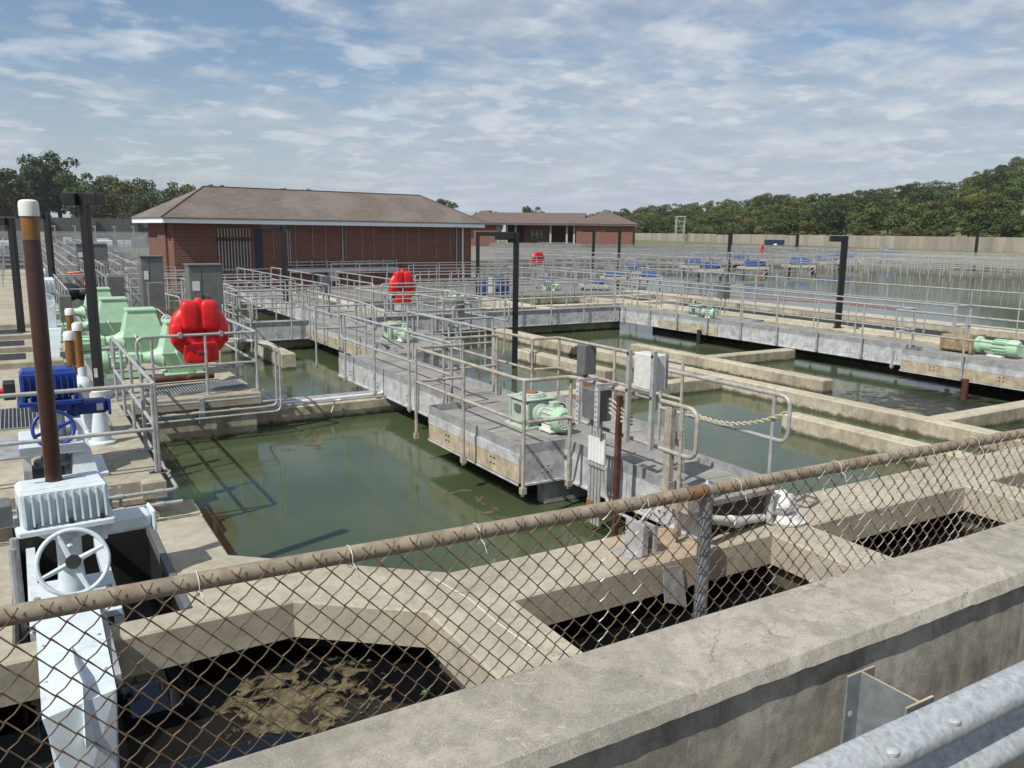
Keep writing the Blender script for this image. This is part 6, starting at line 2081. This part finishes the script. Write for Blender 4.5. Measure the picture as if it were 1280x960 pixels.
def wall_D(px):
    """forward distance of the flood wall on a bearing"""
    p0 = Vector(at(px, 1.0))
    for i in range(len(WALL) - 1):
        a, b_ = Vector(WALL[i]), Vector(WALL[i + 1])
        e = b_ - a
        dnm = p0.x * e.y - p0.y * e.x
        if abs(dnm) < 1e-9:
            continue
        s_ = (a.x * e.y - a.y * e.x) / dnm
        u = (a.x * p0.y - a.y * p0.x) / dnm
        if 0 <= u <= 1 and s_ > 0:
            return s_
    return 235.0 if px < 900 else 100


Dcrest = 430.0


def hill_z(px, D):
    d0 = wall_D(px) + 25
    t_ = max(0.0, min(1.0, (D - d0) / (Dcrest - d0)))
    ztop = 2.75 + (hor(px) - crest(px)) / 1050.0 * Dcrest - 11.5
    return -0.8 + (ztop + 0.8) * (t_ ** 0.85)


g = MB()
cols = list(range(660, 1660, 20))
ds = [0, 0.06, 0.15, 0.3, 0.45, 0.6, 0.75, 0.9, 1.0, 1.5]
for px in cols:
    d0 = wall_D(px) + 4
    for d in ds:
        D = d0 + (Dcrest - d0) * d
        x, y = at(px, D)
        g.v.append((x, y, hill_z(px, min(D, Dcrest)) if d > 0.05 else -0.8))
nn = len(ds)
for i in range(len(cols) - 1):
    for k in range(nn - 1):
        g.f.append((i * nn + k, (i + 1) * nn + k, (i + 1) * nn + k + 1, i * nn + k + 1))
        g.sm.append(True)
struct('wooded_hill', g, 'grass')
rows_e = random.Random(8)
for i in range(60):
    Y = 44 + i * 2.0 + (0 if i < 40 else (i - 40) * 6.0) + rows_e.uniform(-1, 1)
    X = (2.2 if Y < 62 else -0.06 * Y) + rows_e.random() * (0.135 * Y - 3.4 + (0 if Y < 62 else 0.06 * Y))
    q_ = 1 + Y / 120
    mb_ = MB().box(X, X + q_ * rows_e.uniform(0.4, 1.0), Y, Y + 0.6, -0.8, rows_e.uniform(0.2, 1.1), c=0.03)
    solo('equipment_cabinet', mb_, rows_e.choice(('galv_far', 'galv_kick', 'fascia_white', 'cabinet')), 'small distant equipment cabinet among the far left rails', 'cabinet', 'cabinets among the far left rails')
rt_ = random.Random(21)
cnt = 0
HG = 'trees covering the hill behind the flood wall, '
fr = [0.015, 0.07, 0.14, 0.22, 0.31, 0.41, 0.52, 0.64, 0.76, 0.88, 0.97]
for j, f_ in enumerate(fr):
    px = 740 + (j % 2) * 8
    while px < 1370:
        d0 = wall_D(px) + 9
        D = d0 + (Dcrest - d0) * f_ + rt_.uniform(-5, 5)
        x, y = at(px + rt_.uniform(-4, 4), D)
        z = hill_z(px, D)
        k = rt_.choice((0, 1, 1, 2, 3, 4, 5, 5, 6, 7)) if f_ > 0.05 else rt_.choice((6, 2, 4, 1, 5))
        s = rt_.uniform(0.62, 1.0) * (0.62 if f_ < 0.03 else 1.0)
        h = KINDS[k][1]
        if f_ > 0.9:
            s = (2.75 + (hor(px) - crest(px) + rt_.uniform(-1.5, 1.5)) / 1050.0 * D - z) / h * 1.08
        s = max(s, 0.5)
        plant_tree(k, x, y, z - 0.5, s * 1.22, KL[k] + ' in the wood on the hill', HG + KL[k], rt_.uniform(0, 6.28), rt_.uniform(0.85, 1.0) / 1.22 if f_ < 0.9 else 1 / 1.22)
        cnt += 1
        px += max(12.5, 8.6 / D * 1050.0 * rt_.uniform(0.75, 1.15)) if D > 150 else 11.0 / D * 1050 * 0.8

# ------------------------------------------------------------------ light haze over the distance
hm = bpy.data.materials.new('haze')
hm.use_nodes = True
ht = hm.node_tree
ht.nodes.clear()
pv = ht.nodes.new('ShaderNodeVolumePrincipled')
pv.inputs['Color'].default_value = (0.85, 0.9, 1.0, 1)
pv.inputs['Density'].default_value = 0.00009
ho = ht.nodes.new('ShaderNodeOutputMaterial')
ht.links.new(pv.outputs[0], ho.inputs['Volume'])
MATS['haze'] = hm
hz_ = part('haze', MB().box(-260, 760, -30, 760, -3.7, 62), 'haze')
hz_['kind'] = 'stuff'
